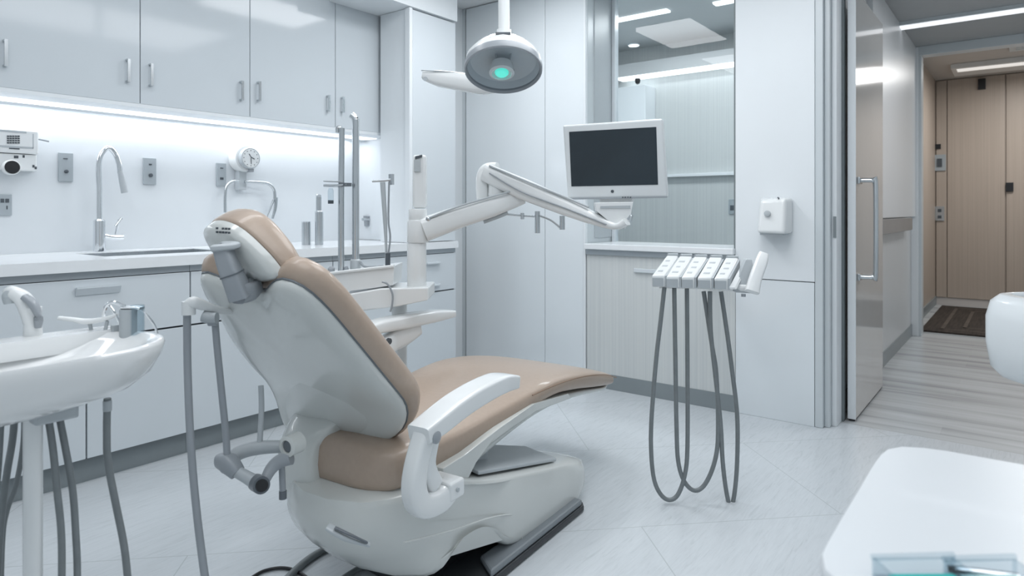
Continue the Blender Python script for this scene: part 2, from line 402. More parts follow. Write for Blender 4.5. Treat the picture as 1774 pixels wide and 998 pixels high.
sb('trim_5', (XCE + .004, YL, 0), (XP + .0, YW - .001, ZC - .001), WALL, 'white filler pier in the corner behind the cabinets')

# ------------------------------------------------------------------ window and low cabinet below it

win = thing('window_1', 'large inner window above the striped cabinet', None, (XG, 1.6, 1.6), kind='structure')
obj('pane', box(new(), (XG, YC1 - .02, .90), (XG + .008, YR - .007, ZC - .001)), PANE, win, smooth=False)
obj('sill', box(new(), (XB - .035, YC1 + .001, .862), (XG + .03, YR - .007, .897)), WORK, win, smooth=False, bevel=.004)
obj('side_frame', box(new(), (XG - .02, YR - .03, .897), (XG + .03, YR - .007, ZC - .002)), LOWL, win, smooth=False, bevel=.002)
obj('edge_trim', box(new(), (XB + .0, YC1 + .0005, .897), (XB + .03, YC1 + .008, ZC - .002)), JAMB, win, smooth=False)
t = thing('low_cabinet', 'low striped cabinet under the inner window', 'cabinet', (XB, 1.6, 0))
obj('body', box(new(), (XB + .004, YC1 + .002, .092), (XB + .33, YR - .006, .861)), FLUT, t, smooth=False)
obj('rail', box(new(), (XB - .012, YC1 + .002, .828), (XB + .004, YR - .006, .861)), RAIL, t, smooth=False, bevel=.002)
obj('plinth', box(new(), (XB - .0, YC1 + .002, 0), (XB + .05, YR - .006, .092)), PLINTH, t, smooth=False)
a, b = onX(1098, 465, XB - .01), onX(1150, 475, XB - .01)
obj('pull', box(new(), (XB - .012, b.y, b.z), (XB + .005, a.y, a.z)), LOWL, t, smooth=False, bevel=.003)

# ------------------------------------------------------------------ neighbouring room seen through the glass
XN = 5.45; ZN = 2.56
sb('wall_next_room', (XN, .92, 0), (XN + .08, 3.6, ZN), FLUTR, 'striped wall of the room behind the glass')
sb('wall_next_room_side', (XG + .03, 3.5, 0), (XN, 3.6, ZN), WALL)
sb('ceiling_next_room', (3.801, .91, ZN), (XN + .08, 3.6, ZN + .08), mat('grey_ceiling', (.62, .65, .66), .6, noise=.03))
sb('floor_next_room', (3.801, .91, -.05), (XN + .08, 3.6, 0), TILE)
sb('trim_3', (XN - .16, .93, 2.29), (XN - .001, 3.5, 2.40), HALLW, 'bulkhead of the room behind the glass')
for i, (pa, pb) in enumerate((((1040, 40), (1160, 18)), ((1238, 6), (1330, -8)))):  # glowing bars stand in for light lines reflected in the pane
    a, b = onZ(*pa, ZN), onZ(*pb, ZN)
    t = thing('ceiling_light', ('left of two glowing bars imitating ceiling light lines reflected in the glass', 'right glowing bar imitating a reflected light line cut by the top of the photo')[i], 'light', ((a.x + b.x) / 2, (a.y + b.y) / 2, ZN))
    obj('diffuser', box(new(), (a.x - .035, b.y, ZN - .012), (a.x + .035, a.y, ZN - .0005)), LEDB, t, smooth=False)
t = thing('reflected_line', 'long glowing bar under the bulkhead imitating a light line reflected in the glass', 'light', (XN - .03, 2.2, 2.27))  # bar added for the long lower reflection in the pane
obj('diffuser', box(new(), (XN - .155, .95, 2.272), (XN - .04, onX(1072, 142, XN - .12).y, 2.2895)), LEDB, t, smooth=False)
for i, (px, py, lb) in enumerate(((1098, 76, 'larger spot light in the ceiling behind the glass'), (1130, 94, 'smaller spot light in the ceiling behind the glass'))):
    q = onZ(px, py, ZN); t = thing('spot_light', lb, 'light', (q.x, q.y, ZN))
    s = .045 if i == 0 else .03
    obj('housing', lathe(new(), [(s * 1.25, 0), (s * 1.25, -.012), (s, -.014)], (q.x, q.y, ZN - .0005), seg=16), WALL, t)
    obj('bulb', lathe(new(), [(s, -.012), (s, -.018)], (q.x, q.y, ZN), seg=16), LEDB, t)
a = onX(1155, 300, XN); t = obj('wall_ledge', box(new(), (XN - .05, 1.0, 1.395), (XN - .0005, a.y, 1.42)), WORK, smooth=False, bevel=.002); tag(t, 'thin white ledge on the striped wall behind the glass', 'ledge')
a, b = onX(1262, 345, XN - .01), onX(1287, 371, XN - .01)
t = thing('wall_socket', 'grey double socket on the striped wall behind the glass', 'socket', (XN, (a.y + b.y) / 2, a.z))
obj('plate', box(new(), (XN - .012, b.y, b.z), (XN - .0005, a.y, a.z)), PLATE, t, smooth=False, bevel=.002)
for k in (.3, .7):
    yy = a.y + (b.y - a.y) * k; zz = (a.z + b.z) / 2 - .01
    obj('outlet', box(new(), (XN - .016, yy - .02, zz - .02), (XN - .012, yy + .02, zz + .02)), INK, t, smooth=False)
a, b = onX(1057, 150, XN - .2), onX(1118, 212, XN - .2)
t = thing('wall_box', 'white wall box with dark camera, left side behind the glass', 'box', (XN - .1, a.y, b.z))
obj('housing', box(new(), (XN - .2, b.y, b.z - .3), (XN - .0005, a.y + .25, a.z - .02)), WALL, t, smooth=False, bevel=.004)
q = onX(1100, 156, XN - .22)
obj('camera_dome', lathe(new(), [(.004, -.03), (.018, -.022), (.024, 0), (.024, .02)], (XN - .17, q.y, 2.235), seg=14), DARK, t)

# ------------------------------------------------------------------ lower cabinets
YF = 2.99; ZT = .904
xs = [-.0, .80, 1.507, 2.291, 3.272]
xs = [-.45, .52, 1.507, 2.291, 3.283]
names = ['white base cabinet behind the basin, far left of the photo', 'white base cabinet with wide drawer pull under the sink tap',
         'white base cabinet behind the dental chair backrest', 'white base cabinet in the corner with two drawer pulls']
zs = .586
for i in range(1, 4):
    x0, x1 = xs[i], xs[i + 1]
    t = thing('base_cabinet', names[i], 'cabinet', ((x0 + x1) / 2, 3.3, 0), group='base cabinets under the worktop')
    obj('carcass', box(new(), (x0 + .001, YF + .02, .10), (x1 - .001, YW - .002, ZT - .045)), GAP, t, smooth=False)
    obj('top_rail', box(new(), (x0 + .001, YF + .006, ZT - .075), (x1 - .001, YF + .021, ZT - .046)), RAIL, t, smooth=False)
    obj('plinth', box(new(), (x0 + .0005, 3.032, .0), (x1 - .0005, 3.05, .10)), PLINTH, t, smooth=False)
    ztop = ZT - .078
    d = obj('drawer_front', box(new(), (x0 + .003, YF, zs + .004), (x1 - .003, YF + .02, ztop)), LOWL, t, smooth=False, bevel=.0015)
    if i == 1:
        a, b = onY(130, 499, YF), onY(207, 493, YF)
        obj('pull', prism(new(), [Vector((a.x, YF - .002, a.z)), Vector((a.x, YF - .020, a.z + .001)), Vector((a.x, YF - .020, a.z - .004)), Vector((a.x, YF - .005, a.z - .032)), Vector((a.x, YF - .0, a.z - .032))], Vector((b.x - a.x, 0, 0))), LOWL, d, smooth=False)
    if i == 3:
        for yy in (455, 494):
            a, b = onY(737, yy, YF), onY(760, yy, YF)
            obj('pull', box(new(), (a.x, YF - .022, a.z - .012), (b.x, YF - .0, a.z)), LOWL, d, smooth=False, bevel=.002)
    nd = 2 if i in (0, 1) else 1
    cut = [x0, onY(150, 700, YF).x, x1] if i == 1 else ([x0, (x0 + x1) / 2, x1] if nd == 2 else [x0, x1])
    for p, q in zip(cut, cut[1:]):
        if i == 3:
            obj('drawer_front', box(new(), (p + .003, YF, .105), (q - .003, YF + .02, zs - .004)), LOWL, t, smooth=False, bevel=.0015)
        else:
            obj('door', box(new(), (p + .003, YF, .105), (q - .003, YF + .02, zs - .004)), LOWL, t, smooth=False, bevel=.0015)
# worktop with a sunken sink
sx0, sx1, sy0, sy1 = 1.22, 1.78, 3.16, 3.50
t = thing('worktop', 'long white solid worktop with sunken sink along the cabinet wall', 'worktop', (1.5, 3.3, ZT))
bm = new(); YE = 2.972
box(bm, (.52, YE, ZT - .045), (3.285, sy0, ZT)); box(bm, (.52, sy1, ZT - .045), (3.285, YW - .001, ZT))
box(bm, (.52, sy0, ZT - .045), (sx0, sy1, ZT)); box(bm, (sx1, sy0, ZT - .045), (3.285, sy1, ZT))
obj('slab', bm, WORK, t, smooth=False)
bm = new(); box(bm, (sx0, sy0, ZT - .044), (sx1, sy1, ZT - .038)); box(bm, (sx0, sy0, ZT - .04), (sx0 + .006, sy1, ZT - .004)); box(bm, (sx1 - .006, sy0, ZT - .04), (sx1, sy1, ZT - .004))
box(bm, (sx0, sy1 - .006, ZT - .04), (sx1, sy1, ZT - .004)); box(bm, (sx0, sy0, ZT - .04), (sx1, sy0 + .006, ZT - .004))
obj('sink_bowl', bm, STEEL, t, smooth=False)

# ------------------------------------------------------------------ wall cabinets with lit underside
YU = 3.30; ZU = 1.606
ux = [.30, .864, 1.425, 1.986, 2.546, 3.02]
hpx = [[(-40,)], [10, 223], [263, 420], [450, 570], [595]]
lbl = ['glossy grey-white wall cabinet cut off at the left edge of the photo', 'leftmost fully seen glossy wall cabinet, above the wall switches', 'second glossy wall cabinet, above the sink tap',
       'third glossy wall cabinet, above the round wall gauge', 'narrow glossy wall cabinet next to the tall corner unit']
for i in range(1, 5):
    x0, x1 = ux[i], ux[i + 1]
    t = thing('wall_cabinet', lbl[i], 'cabinet', ((x0 + x1) / 2, 3.5, ZU), group='glossy wall cabinets above the worktop')
    obj('carcass', box(new(), (x0 + .001, YU + .021, ZU + .004), (x1 - .001, YW - .002, ZC - .002)), GAP, t, smooth=False)
    d = obj('door', box(new(), (x0 + .002, YU, ZU + .0), (x1 - .002, YU + .02, ZC - .004)), LAMI, t, smooth=False, bevel=.001)
    obj('underside', box(new(), (x0, YU + .002, ZU - .018), (x1, YW - .002, ZU + .002)), WALL, t, smooth=False)
    for hp in hpx[i]:
        if isinstance(hp, tuple): continue
        ys_ = {10: (68, 115), 223: (102, 142), 263: (110, 149), 420: (140, 174), 450: (141, 175), 570: (165, 193), 595: (168, 195)}[hp]
        a, b = onY(hp, ys_[0], YU - .02), onY(hp, ys_[1], YU - .02)
        bm = new(); box(bm, (a.x - .006, YU - .026, b.z), (a.x + .006, YU - .019, a.z)); box(bm, (a.x - .006, YU - .019, a.z - .008), (a.x + .006, YU, a.z)); box(bm, (a.x - .006, YU - .019, b.z), (a.x + .006, YU, b.z + .008))
        obj('handle', bm, STEEL, d)
t = thing('cabinet_light', 'long light strip under the wall cabinets', 'light', (1.6, 3.5, ZU - .02))
obj('profile', box(new(), (.864, 3.57, ZU - .034), (3.0, 3.60, ZU - .0185)), RAIL, t, smooth=False)
obj('diffuser', box(new(), (.864, 3.45, ZU - .022), (3.0, 3.565, ZU - .0185)), emit('strip_led', (.95, .965, 1.0), 1.5), t, smooth=False)
# tall corner unit standing on the worktop
t = thing('corner_cabinet', 'tall shallow corner cabinet standing on the worktop', 'cabinet', (3.07, 3.3, ZT))
xa, xb = onY(712, 12, 2.99).x, 3.283
obj('carcass', box(new(), (xa + .002, 3.012, ZT + .002), (xb, YU - .03, 2.352)), WALL, t, smooth=False)
obj('rear_body', box(new(), (3.022, YU - .03, ZT + .002), (xb, YW - .002, 2.352)), WALL, t, smooth=False)
obj('door', box(new(), (xa + .016, 2.992, ZT + .004), (xb - .004, 3.012, 2.343)), LOWL, t, smooth=False, bevel=.0015)
obj('side_strip', box(new(), (xa - .012, 2.990, ZT + .002), (xa + .013, 3.03, 2.352)), WALL, t, smooth=False, bevel=.001)
sb('trim_4', (2.5, 2.98, 2.355), (XCE - .006, YU - .002, ZC - .001), WALL, 'white soffit over the corner cabinet')

# ------------------------------------------------------------------ things on the backsplash wall
def wall_plate(name, label, cat, px0, py0, px1, py1, marks, group=None, m=PLATE):
    a, b = onY(px0, py0, YW - .012), onY(px1, py1, YW - .012)
    t = thing(name, label, cat, ((a.x + b.x) / 2, YW, (a.z + b.z) / 2), group=group)
    obj('plate', box(new(), (a.x, YW - .012, b.z), (b.x, YW - .0005, a.z)), m, t, smooth=False, bevel=.002)
    for (u0, v0, u1, v1, nm) in marks:
        x0 = a.x + (b.x - a.x) * u0; x1 = a.x + (b.x - a.x) * u1; z0 = a.z + (b.z - a.z) * v0; z1 = a.z + (b.z - a.z) * v1
        if nm == 'knob': obj('knob', lathe(new(), [(abs(x1 - x0) / 2, 0), (abs(x1 - x0) / 2, .008), (.002, .010)], ((x0 + x1) / 2, YW - .012, (z0 + z1) / 2), (0, -1, 0), 16), INK, t)
        else: obj(nm, box(new(), (x0, YW - .0145, z1), (x1, YW - .0118, z0)), INK, t, smooth=False)
    return t
wall_plate('wall_switch', 'grey control plate left of the sink tap', 'switch', 102, 264, 127, 315, [(.3, .19, .6, .22, 'marking'), (.36, .58, .64, .72, 'knob')], 'grey control plates')
wall_plate('wall_switch', 'grey control plate right of the sink tap', 'switch', 249, 273, 271, 320, [(.4, .22, .62, .27, 'marking'), (.38, .58, .68, .72, 'knob')], 'grey control plates')
wall_plate('wall_switch', 'narrow grey control plate beside the round gauge', 'switch', 376, 282, 392, 323, [(.35, .2, .65, .24, 'marking'), (.33, .62, .68, .72, 'marking')], 'grey control plates')
wall_plate('wall_socket', 'grey double socket at the left edge of the photo', 'socket', -10, 336, 21, 373, [(.35, .22, .55, .4, 'outlet'), (.62, .22, .82, .4, 'outlet'), (.68, .55, .74, .72, 'outlet')])
# control unit at the left edge
a, b = onY(-25, 220, YW - .05), onY(66, 297, YW - .05)
mid = onY(20, 266, YW - .05).z
t = thing('wall_control_unit', 'white wall control unit with round black dial at the left edge', 'control panel', ((a.x + b.x) / 2, YW, b.z))
obj('upper_housing', box(new(), (a.x, YW - .06, mid + .002), (b.x, YW - .0005, a.z)), PLAS, t, bevel=.006, smooth=False)
obj('lower_housing', box(new(), (a.x, YW - .052, b.z), (b.x - .004, YW - .0005, mid)), PLAS, t, bevel=.006, smooth=False)
u = lambda px, py, dy=.062: onY(px, py, YW - dy)
bm = new()
for r_ in range(4):
    for c_ in range(5):
        q = u(14 + c_ * 4.6, 236 + r_ * 3.8); box(bm, (q.x - .004, YW - .0625, q.z - .003), (q.x + .004, YW - .0595, q.z + .003))
obj('key_block', bm, INK, t, smooth=False)
q0, q1 = u(16, 256), u(34, 259); obj('slot', box(new(), (q0.x, YW - .062, q1.z), (q1.x, YW - .0595, q0.z)), INK, t, smooth=False)
bm = new()
for (ax, ay, bx_, by) in ((-10, 227, 46, 228), (57, 232, 58.5, 257), (-10, 254, 58, 255)):
    q0, q1 = u(ax, ay), u(bx_, by); box(bm, (q0.x, YW - .0612, min(q0.z, q1.z)), (q1.x, YW - .0598, max(q0.z, q1.z)))
obj('panel_line', bm, LGREY, t, smooth=False)
q = u(20, 290, .075)
k = obj('dial', lathe(new(), [(.034, 0), (.034, .028), (.030, .034), (.029, .030)], (q.x, YW - .052, q.z), (0, -1, 0), 28), PLAS, t)
obj('dial_face', lathe(new(), [(.028, .028), (.028, .033), (.002, .034)], (q.x, YW - .052, q.z), (0, -1, 0), 28), DARK, k)
bm = new()
for (ax, ay) in ((26, 272), (30, 272), (41, 271), (58, 288), (62, 291)):
    q = u(ax, ay, .053); box(bm, (q.x - .004, YW - .0535, q.z - .006), (q.x + .004, YW - .0515, q.z + .006))
obj('marking', bm, INK, t, smooth=False)
obj('lever', tube(new(), [u(66, 241, .04), u(76, 243, .05), u(85, 245, .055)], .004, 8), GREYP, t)

# round gauge with curved suction pipe
t = thing('wall_gauge', 'white round wall gauge on a bracket with a curved grey pipe', 'gauge', onY(430, 275, YW))
q = onY(424, 275, YW - .05)
obj('housing', lathe(new(), [(.075, 0), (.082, .02), (.078, .06), (.072, .075)], (q.x, YW - .0005, q.z), (0, -1, 0), 32), PLAS, t)
q = onY(434, 274, YW - .11)
g = obj('gauge_body', lathe(new(), [(.058, 0), (.062, .03), (.058, .038), (.054, .036)], (q.x, YW - .076, q.z), (0, -1, 0), 32), LGREY, t)
obj('face', lathe(new(), [(.053, .034), (.053, .0375), (.002, .038)], (q.x, YW - .076, q.z), (0, -1, 0), 32), PLAS, g)
bm = new(); yy = YW - .1145
for k in range(12):
    aa = 2 * PI * k / 12; cx, cz = q.x + .044 * math.cos(aa), q.z + .044 * math.sin(aa)
    box(bm, (cx - .0022, yy - .001, cz - .0022), (cx + .0022, yy + .001, cz + .0022))
tube(bm, [(q.x + .004, yy - .001, q.z + .002), (q.x - .012, yy - .001, q.z + .024)], .0022, 6, 0); tube(bm, [(q.x + .003, yy - .001, q.z + .004), (q.x + .022, yy - .001, q.z - .004)], .0026, 6, 0)
tube(bm, [(q.x, yy - .001, q.z), (q.x + .002, yy - .001, q.z - .034)], .0018, 6, 0)
obj('hand', bm, INK, g)
obj('bracket', box(new(), (onY(411, 310, YW - .03).x, YW - .05, onY(411, 329, YW - .03).z), (onY(424, 310, YW - .03).x, YW - .0005, onY(411, 296, YW - .03).z)), LGREY, t, smooth=False, bevel=.003)
q = onY(437, 295, YW - .10); obj('button', box(new(), (q.x - .012, YW - .1, q.z - .010), (q.x + .012, YW - .0, q.z + .010)), GREYP, t, smooth=False, bevel=.003)
v = lambda px, py, d=.07: onY(px, py, YW - d)
obj('left_pipe', tube(new(), [v(390, 368), v(390, 340), v(393, 322), v(403, 314), v(414, 313)], .008), STEEL, t)
obj('right_pipe', tube(new(), [v(424, 315), v(450, 316), v(466, 319), v(475, 330), v(476, 345)], .009), STEEL, t)
obj('nozzle', bar(new(), [v(478, 342), v(477, 360), v(472, 379)], [(.02, .02), (.017, .017), (.012, .012)]), STEEL, t)
obj('nozzle', bar(new(), [v(474, 346), v(468, 362), v(461, 379)], [(.012, .012), (.010, .010), (.005, .005)]), STEEL, t)

# sink tap
q = onZ(172, 441, ZT)
Yt = 3.56
def tp(px, py): return onY(px, py, Yt)
t = thing('sink_tap', 'tall chrome gooseneck tap with side lever on the worktop', 'tap', (tp(172, 441).x, Yt, ZT))
bx = tp(172, 441).x
obj('base', lathe(new(), [(.026, 0), (.026, .15), (.018, .158)], (bx, Yt, ZT + .0), seg=24), CHROM, t)
z1 = tp(172, 290).z
obj('neck', tube(new(), [(bx, Yt, ZT + .13), (bx, Yt, 1.2), tp(171, 290), tp(175, 268), tp(187, 256), tp(199, 266), tp(206, 284), tp(208, 298)], .0125, 14), CHROM, t)
obj('spray_head', tube(new(), [tp(208, 296), tp(212, 315), tp(216, 334)], [.013, .015, .016], 14), LGREY, t)
obj('lever_stem', tube(new(), [(bx, Yt, tp(0, 411).z + .0), tp(195, 411), tp(213, 411)], .013, 12), CHROM, t)
obj('lever', tube(new(), [tp(199, 410), tp(202, 396), tp(206, 380)], .005, 8), CHROM, t)
obj('lever_knob', tube(new(), [tp(200, 392), tp(208, 381), tp(211, 378)], .006, 8), STEEL, t)

# steel canisters on the worktop
def can(px0, px1, ptop, D, label, neck=False):
    c = at((px0 + px1) / 2, 418, D); c.z = ZT; r = (px1 - px0) / 2 / F * D; top = at(0, ptop, D).z - ZT
    t = thing('steel_canister', label, 'canister', c, group='steel canisters')
    obj('body', lathe(new(), [(r, 0), (r, top * .96)], c, seg=24), STEEL, t)
    obj('lid', lathe(new(), [(r * 1.06, top * .96), (r * 1.06, top), (r * .9, top * 1.01)], c, seg=24), CHROM if not neck else PLAS, t)
    return t
Dc = 3.88
can(523, 538, 384, Dc, 'short steel canister on the worktop')
can(546, 560, 366, Dc, 'wide lower steel canister right of the short one')
can(547.5, 557, 338, Dc + .12, 'tall slim steel canister behind the wide one')

# small grey wall dispenser and hanging tool holder near the corner
c = at(643, 366, 4.2)
t = thing('wall_dispenser', 'small grey wall dispenser near the corner cabinet', 'dispenser', (onY(643, 366, YW).x, YW, onY(643, 366, YW).z))
a, b = onY(632, 342, YW - .06), onY(657, 392, YW - .06)
def on(px, py, d=.06): return onY(px, py, YW - d)
obj('housing', bar(new(), [on(645, 341), on(646, 356), on(644, 376)], [(.07, .10), (.12, .13), (.09, .10)], side=Vector((1, 0, 0))), PLATE, t)
obj('outlet', bar(new(), [on(637, 374, .10), on(637, 392, .10)], [(.05, .05), (.035, .04)], side=Vector((1, 0, 0))), GREYP, t)
obj('nozzle', tube(new(), [on(628, 380, .12), on(646, 381, .12)], .010, 10), STEEL, t)

# ------------------------------------------------------------------ column unit: delivery column beyond the chair, with trays, rods, monitor arm
D0 = 2.62
base = at(692, 520, D0 + .19); base.z = 0
t = thing('delivery_column', 'white equipment column with trays, steel rods and jointed monitor arm beyond the chair', 'dental unit', base)
obj('foot_plate', lathe(new(), [(.15, 0), (.15, .02), (.06, .035)], base, seg=28), PLAS, t)
obj('lower_post', lathe(new(), [(.032, .03), (.032, at(0, 538, D0).z)], base, seg=20), PLAS, t)
A_ = lambda px, py, dd=0: at(px, py, D0 + dd)
def slab(name, poly, depth, d0=0, m=PLAS, bevel=.006):
    pts = [A_(px, py, d0) for px, py in poly]
    return obj(name, prism(new(), pts, FW * depth), m, t, smooth=False, bevel=bevel, seg=3)
slab('lower_tray', [(590, 512), (660, 500), (742, 498), (742, 520), (690, 531), (612, 541), (592, 536)], .22)
slab('upper_tray', [(498, 482), (540, 478), (600, 471), (683, 461), (681, 494), (640, 500), (590, 506), (510, 503)], .20, d0=.02)
obj('tray_rim', bar(new(), [A_(500, 481, .02), A_(560, 475, .02), A_(620, 468, .02), A_(683, 461, .02)], [(.02, .012)] * 4), PLAS, t)
# column body
cx = A_(722, 400)
def ring_box(px0, px1, py0, py1, d0, depth, name, m=PLAS, bevel=.01, e=None):
    a, b = A_(px0, py0, d0), A_(px1, py1, d0)
    return obj(name, prism(new(), [A_(px0, py0, d0), A_(px1, py0, d0), A_(px1, py1, d0), A_(px0, py1, d0)], FW * depth), m, t, smooth=True, bevel=bevel, seg=4)
lo = A_(722, 500); 
def cyl(name, pxc, w, y0, y1, d=0, m=PLAS, r2=None):
    c = A_(pxc, y1, d); r = w / 2 / F * (D0 + d); hh = A_(pxc, y0, d).z - c.z
    return obj(name, lathe(new(), [(r * .96, 0), (r, .004), (r, hh - .006), (r * .94, hh)], c, seg=32), m, t)
cyl('column', 722, 33, 420, 500, .08)
cyl('column_collar', 724, 38, 381, 420, .08)
cyl('column_neck', 724, 32, 362, 382, .08)
pn = ring_box(714, 738, 268, 361, .07, .05, 'column_head', PLAS, .012)
q = [A_(717, 277, .062), A_(728, 275, .062), A_(728, 297, .062), A_(717, 297, .062)]
obj('display', prism(new(), q, FW * .01), LGREY, pn, smooth=False)
obj('switch', prism(new(), [A_(719, 271, .064), A_(731, 268, .064), A_(731, 272, .064), A_(719, 276, .064)], FW * .01), INK, pn, smooth=False)
# jointed arm
obj('lower_arm', bar(new(), [A_(735, 398, .08), A_(790, 378, .09), A_(850, 359, .1), A_(905, 341, .12)], [(.09, .10), (.085, .092), (.08, .084), (.07, .06)], e=3.2), PLAS, t)
obj('arm_groove', bar(new(), [A_(745, 377, .04), A_(800, 356, .05), A_(890, 330, .07)], [(.010, .008)] * 3), LGREY, t)
obj('arm_screw', lathe(new(), [(.010, 0), (.010, .02), (.004, .024)], A_(743, 379, .06), FW * -1, 12), STEEL, t)
obj('elbow', bar(new(), [A_(836, 345, .17), A_(836, 312, .17), A_(843, 295, .17), A_(862, 292, .16)], [(.07, .05), (.07, .055), (.07, .055), (.07, .05)], side=FW), PLAS, t)
obj('elbow_joint', lathe(new(), [(.035, -.02), (.038, 0), (.038, .05), (.034, .058)], A_(862, 334, .14), UP, 24), PLAS, t)
ua = obj('upper_arm', bar(new(), [A_(842, 299, .14), A_(905, 327, .08), A_(980, 358, .0), A_(1035, 381, -.06), A_(1068, 392, -.09), A_(1086, 384, -.11)], [(.075, .075), (.075, .085), (.07, .07), (.06, .045), (.055, .025), (.05, .03)], e=3.2), PLAS, t)
obj('arm_cable_cover', bar(new(), [A_(848, 300, .085), A_(905, 333, .03), A_(980, 361, -.04), A_(1050, 389, -.11)], [(.008, .006)] * 4), GREYP, ua)
obj('arm_groove', bar(new(), [A_(848, 287, .10), A_(905, 311, .04), A_(980, 342, -.03), A_(1020, 359, -.07)], [(.012, .008)] * 4), LGREY, ua)
wp = [(1031, 351), (1097, 350), (1093, 372), (1084, 396), (1066, 393), (1048, 376), (1034, 366)]
obj('wrist', prism(new(), [A_(px, py, -.10) for px, py in wp], FW * .05), PLAS, t, smooth=False, bevel=.006, seg=3)
obj('wrist_slot', hexa(new(), [A_(x, y, -.103) for x, y in ((1040, 357), (1092, 356), (1092, 361), (1040, 361))], [A_(x, y, -.095) for x, y in ((1040, 357), (1092, 356), (1092, 361), (1040, 361))]), LGREY, t, smooth=False)
obj('screw_lever', tube(new(), [A_(1088, 380, -.12), A_(1094, 374, -.13), A_(1091, 385, -.13)], .006, 8), STEEL, t)
# grey clamps hanging from the arm
obj('clamp', bar(new(), [A_(875, 371, .12), A_(910, 374, .12), A_(926, 375, .12)], [(.008, .008)] * 3), STEEL, t)
obj('clamp_rod', tube(new(), [A_(931, 366, .11), A_(931, 404, .11)], .011, 12), STEEL, t)
obj('clamp_rod', tube(new(), [A_(974, 374, .06), A_(974, 398, .06)], .011, 12), STEEL, t)
obj('cable', tube(new(), [A_(936, 374, .1), A_(955, 382, .08), A_(972, 396, .06)], .004, 8), LGREY, t)
obj('clamp_strut', bar(new(), [A_(838, 385, .1), A_(860, 377, .1), A_(880, 369, .1)], [(.012, .014)] * 3), LGREY, t)
obj('clamp_joint', tube(new(), [A_(905, 369, .11), A_(905, 380, .11)], .008, 10), STEEL, t)
# steel rods standing in the upper tray
obj('short_rod', tube(new(), [A_(591, 474, .1), A_(591, 350, .1), A_(592, 222, .1)], .0125, 14), STEEL, t)
obj('rod_hook', tube(new(), [A_(584, 230, .1), A_(585, 222, .1), A_(592, 221, .1)], .008, 10), STEEL, t)
obj('tall_rod', tube(new(), [A_(616, 470, .12), A_(616, 350, .12), A_(616, 222, .12), A_(615, 206, .12), A_(609, 199, .12)], .0145, 14), STEEL, t)
obj('rod_socket', lathe(new(), [(.022, 0), (.022, .05), (.016, .055)], A_(616, 472, .12), UP, 18), LGREY, t)
obj('cup_shelf', bar(new(), [A_(565, 322, .08), A_(585, 322, .08), A_(604, 320, .08)], [(.08, .010)] * 3, e=6), STEEL, t)
obj('shelf_clamp', box(new(), (-.018, -.018, -.007), (.018, .018, .007)), CHAR, t, local=True).location = A_(598, 320, .06) - base
obj('shelf_upper', bar(new(), [A_(563, 314, .08), A_(592, 315, .08)], [(.05, .005)] * 2), LGREY, t)
obj('suction_cup', lathe(new(), [(.012, 0), (.012, .05), (.008, .06)], A_(573, 352, .07), UP, 14), CLEAR, t)
obj('suction_tip', lathe(new(), [(.011, 0), (.011, .014)], A_(573, 353, .07), UP, 14), INK, t)
obj('tray_cable', tube(new(), [A_(624, 454, .1), A_(631, 461, .1), A_(645, 463, .1), A_(665, 461, .1)], .006, 10), GREYP, t)
obj('loop_cable', tube(new(), [A_(662, 488, -.02), A_(672, 493, -.02), A_(680, 510, -.02), A_(679, 530, -.02), A_(676, 540, -.02)], .004, 8), GREYP, t)
# hanging suction tubes near the corner
obj('holder_bar', bar(new(), [A_(645, 314, .1), A_(665, 313, .1), A_(680, 311, .1)], [(.012, .010)] * 3), STEEL, t)
obj('holder_clip', box(new(), (-.006, -.01, -.022), (.006, .01, .022)), STEEL, t, local=True).location = A_(678, 311, .1) - base
obj('suction_tube', tube(new(), [A_(663, 316, .1), A_(667, 380, .1), A_(669, 430, .1), A_(669, 462, .1)], [.011, .009, .005, .005], 10), LGREY, t)
obj('suction_tube', tube(new(), [A_(674, 316, .1), A_(673, 380, .1), A_(676, 410, .1), A_(673, 440, .1)], .004, 8), GREYP, t)
obj('suction_tip', lathe(new(), [(.010, 0), (.010, .05)], A_(672, 460, .09), UP, 12), INK, t)
# small parts lying on the upper tray
for (px, py, w_, h_, m_) in ((521, 472, .008, .03, INK), (531, 471, .006, .04, CHAR), (574, 466, .014, .03, GREYP), (600, 468, .010, .035, GREYP), (555, 474, .02, .012, CHROM)):
    obj('fitting', lathe(new(), [(w_, 0), (w_, h_ * .7), (w_ * .5, h_)], A_(px, py + 8, .1), UP, 12), m_, t)
obj('spray_handle', tube(new(), [A_(548, 466, .1), A_(554, 471, .1), A_(565, 476, .1)], .007, 10), CHROM, t)
# monitor
mL, mR = at(979, 280, 2.64), at(1151.5, 273.5, 2.50)
mn = (mR - mL).cross(UP).normalized(); mn = mn if mn.dot(FW) < 0 else -mn
def mp_(px, py, off=0.0):
    c = (mL + mR) / 2 + mn * off; d = ray(px, py); o = Vector((0, 0, H)); return o + d * ((c - o).dot(mn) / d.dot(mn))
def mslab(q, o0, o1): a_ = [mp_(x, y, 0) + mn * o0 for x, y in q]; return hexa(new(), a_, [p + mn * (o1 - o0) for p in a_])
Mq = [(974.5, 217), (1147, 205), (1156, 342), (983, 345)]
mo = thing('monitor', 'white-framed flat monitor with dark screen on the jointed arm', 'monitor', (mL + mR) / 2)
obj('bezel', mslab(Mq, 0, -.045), mat('monitor_white', (.66, .695, .71), .3, noise=.01), mo, smooth=False, bevel=.008, seg=3)
Sq = [(986, 228.5), (1137, 220), (1140, 320), (990, 323)]
obj('screen', mslab(Sq, -.004, .0012), SCREEN, mo, smooth=False)
obj('power_button', lathe(new(), [(.006, -.004), (.006, .002), (.002, .003)], mp_(1061, 331.5), mn, 16), INK, mo)
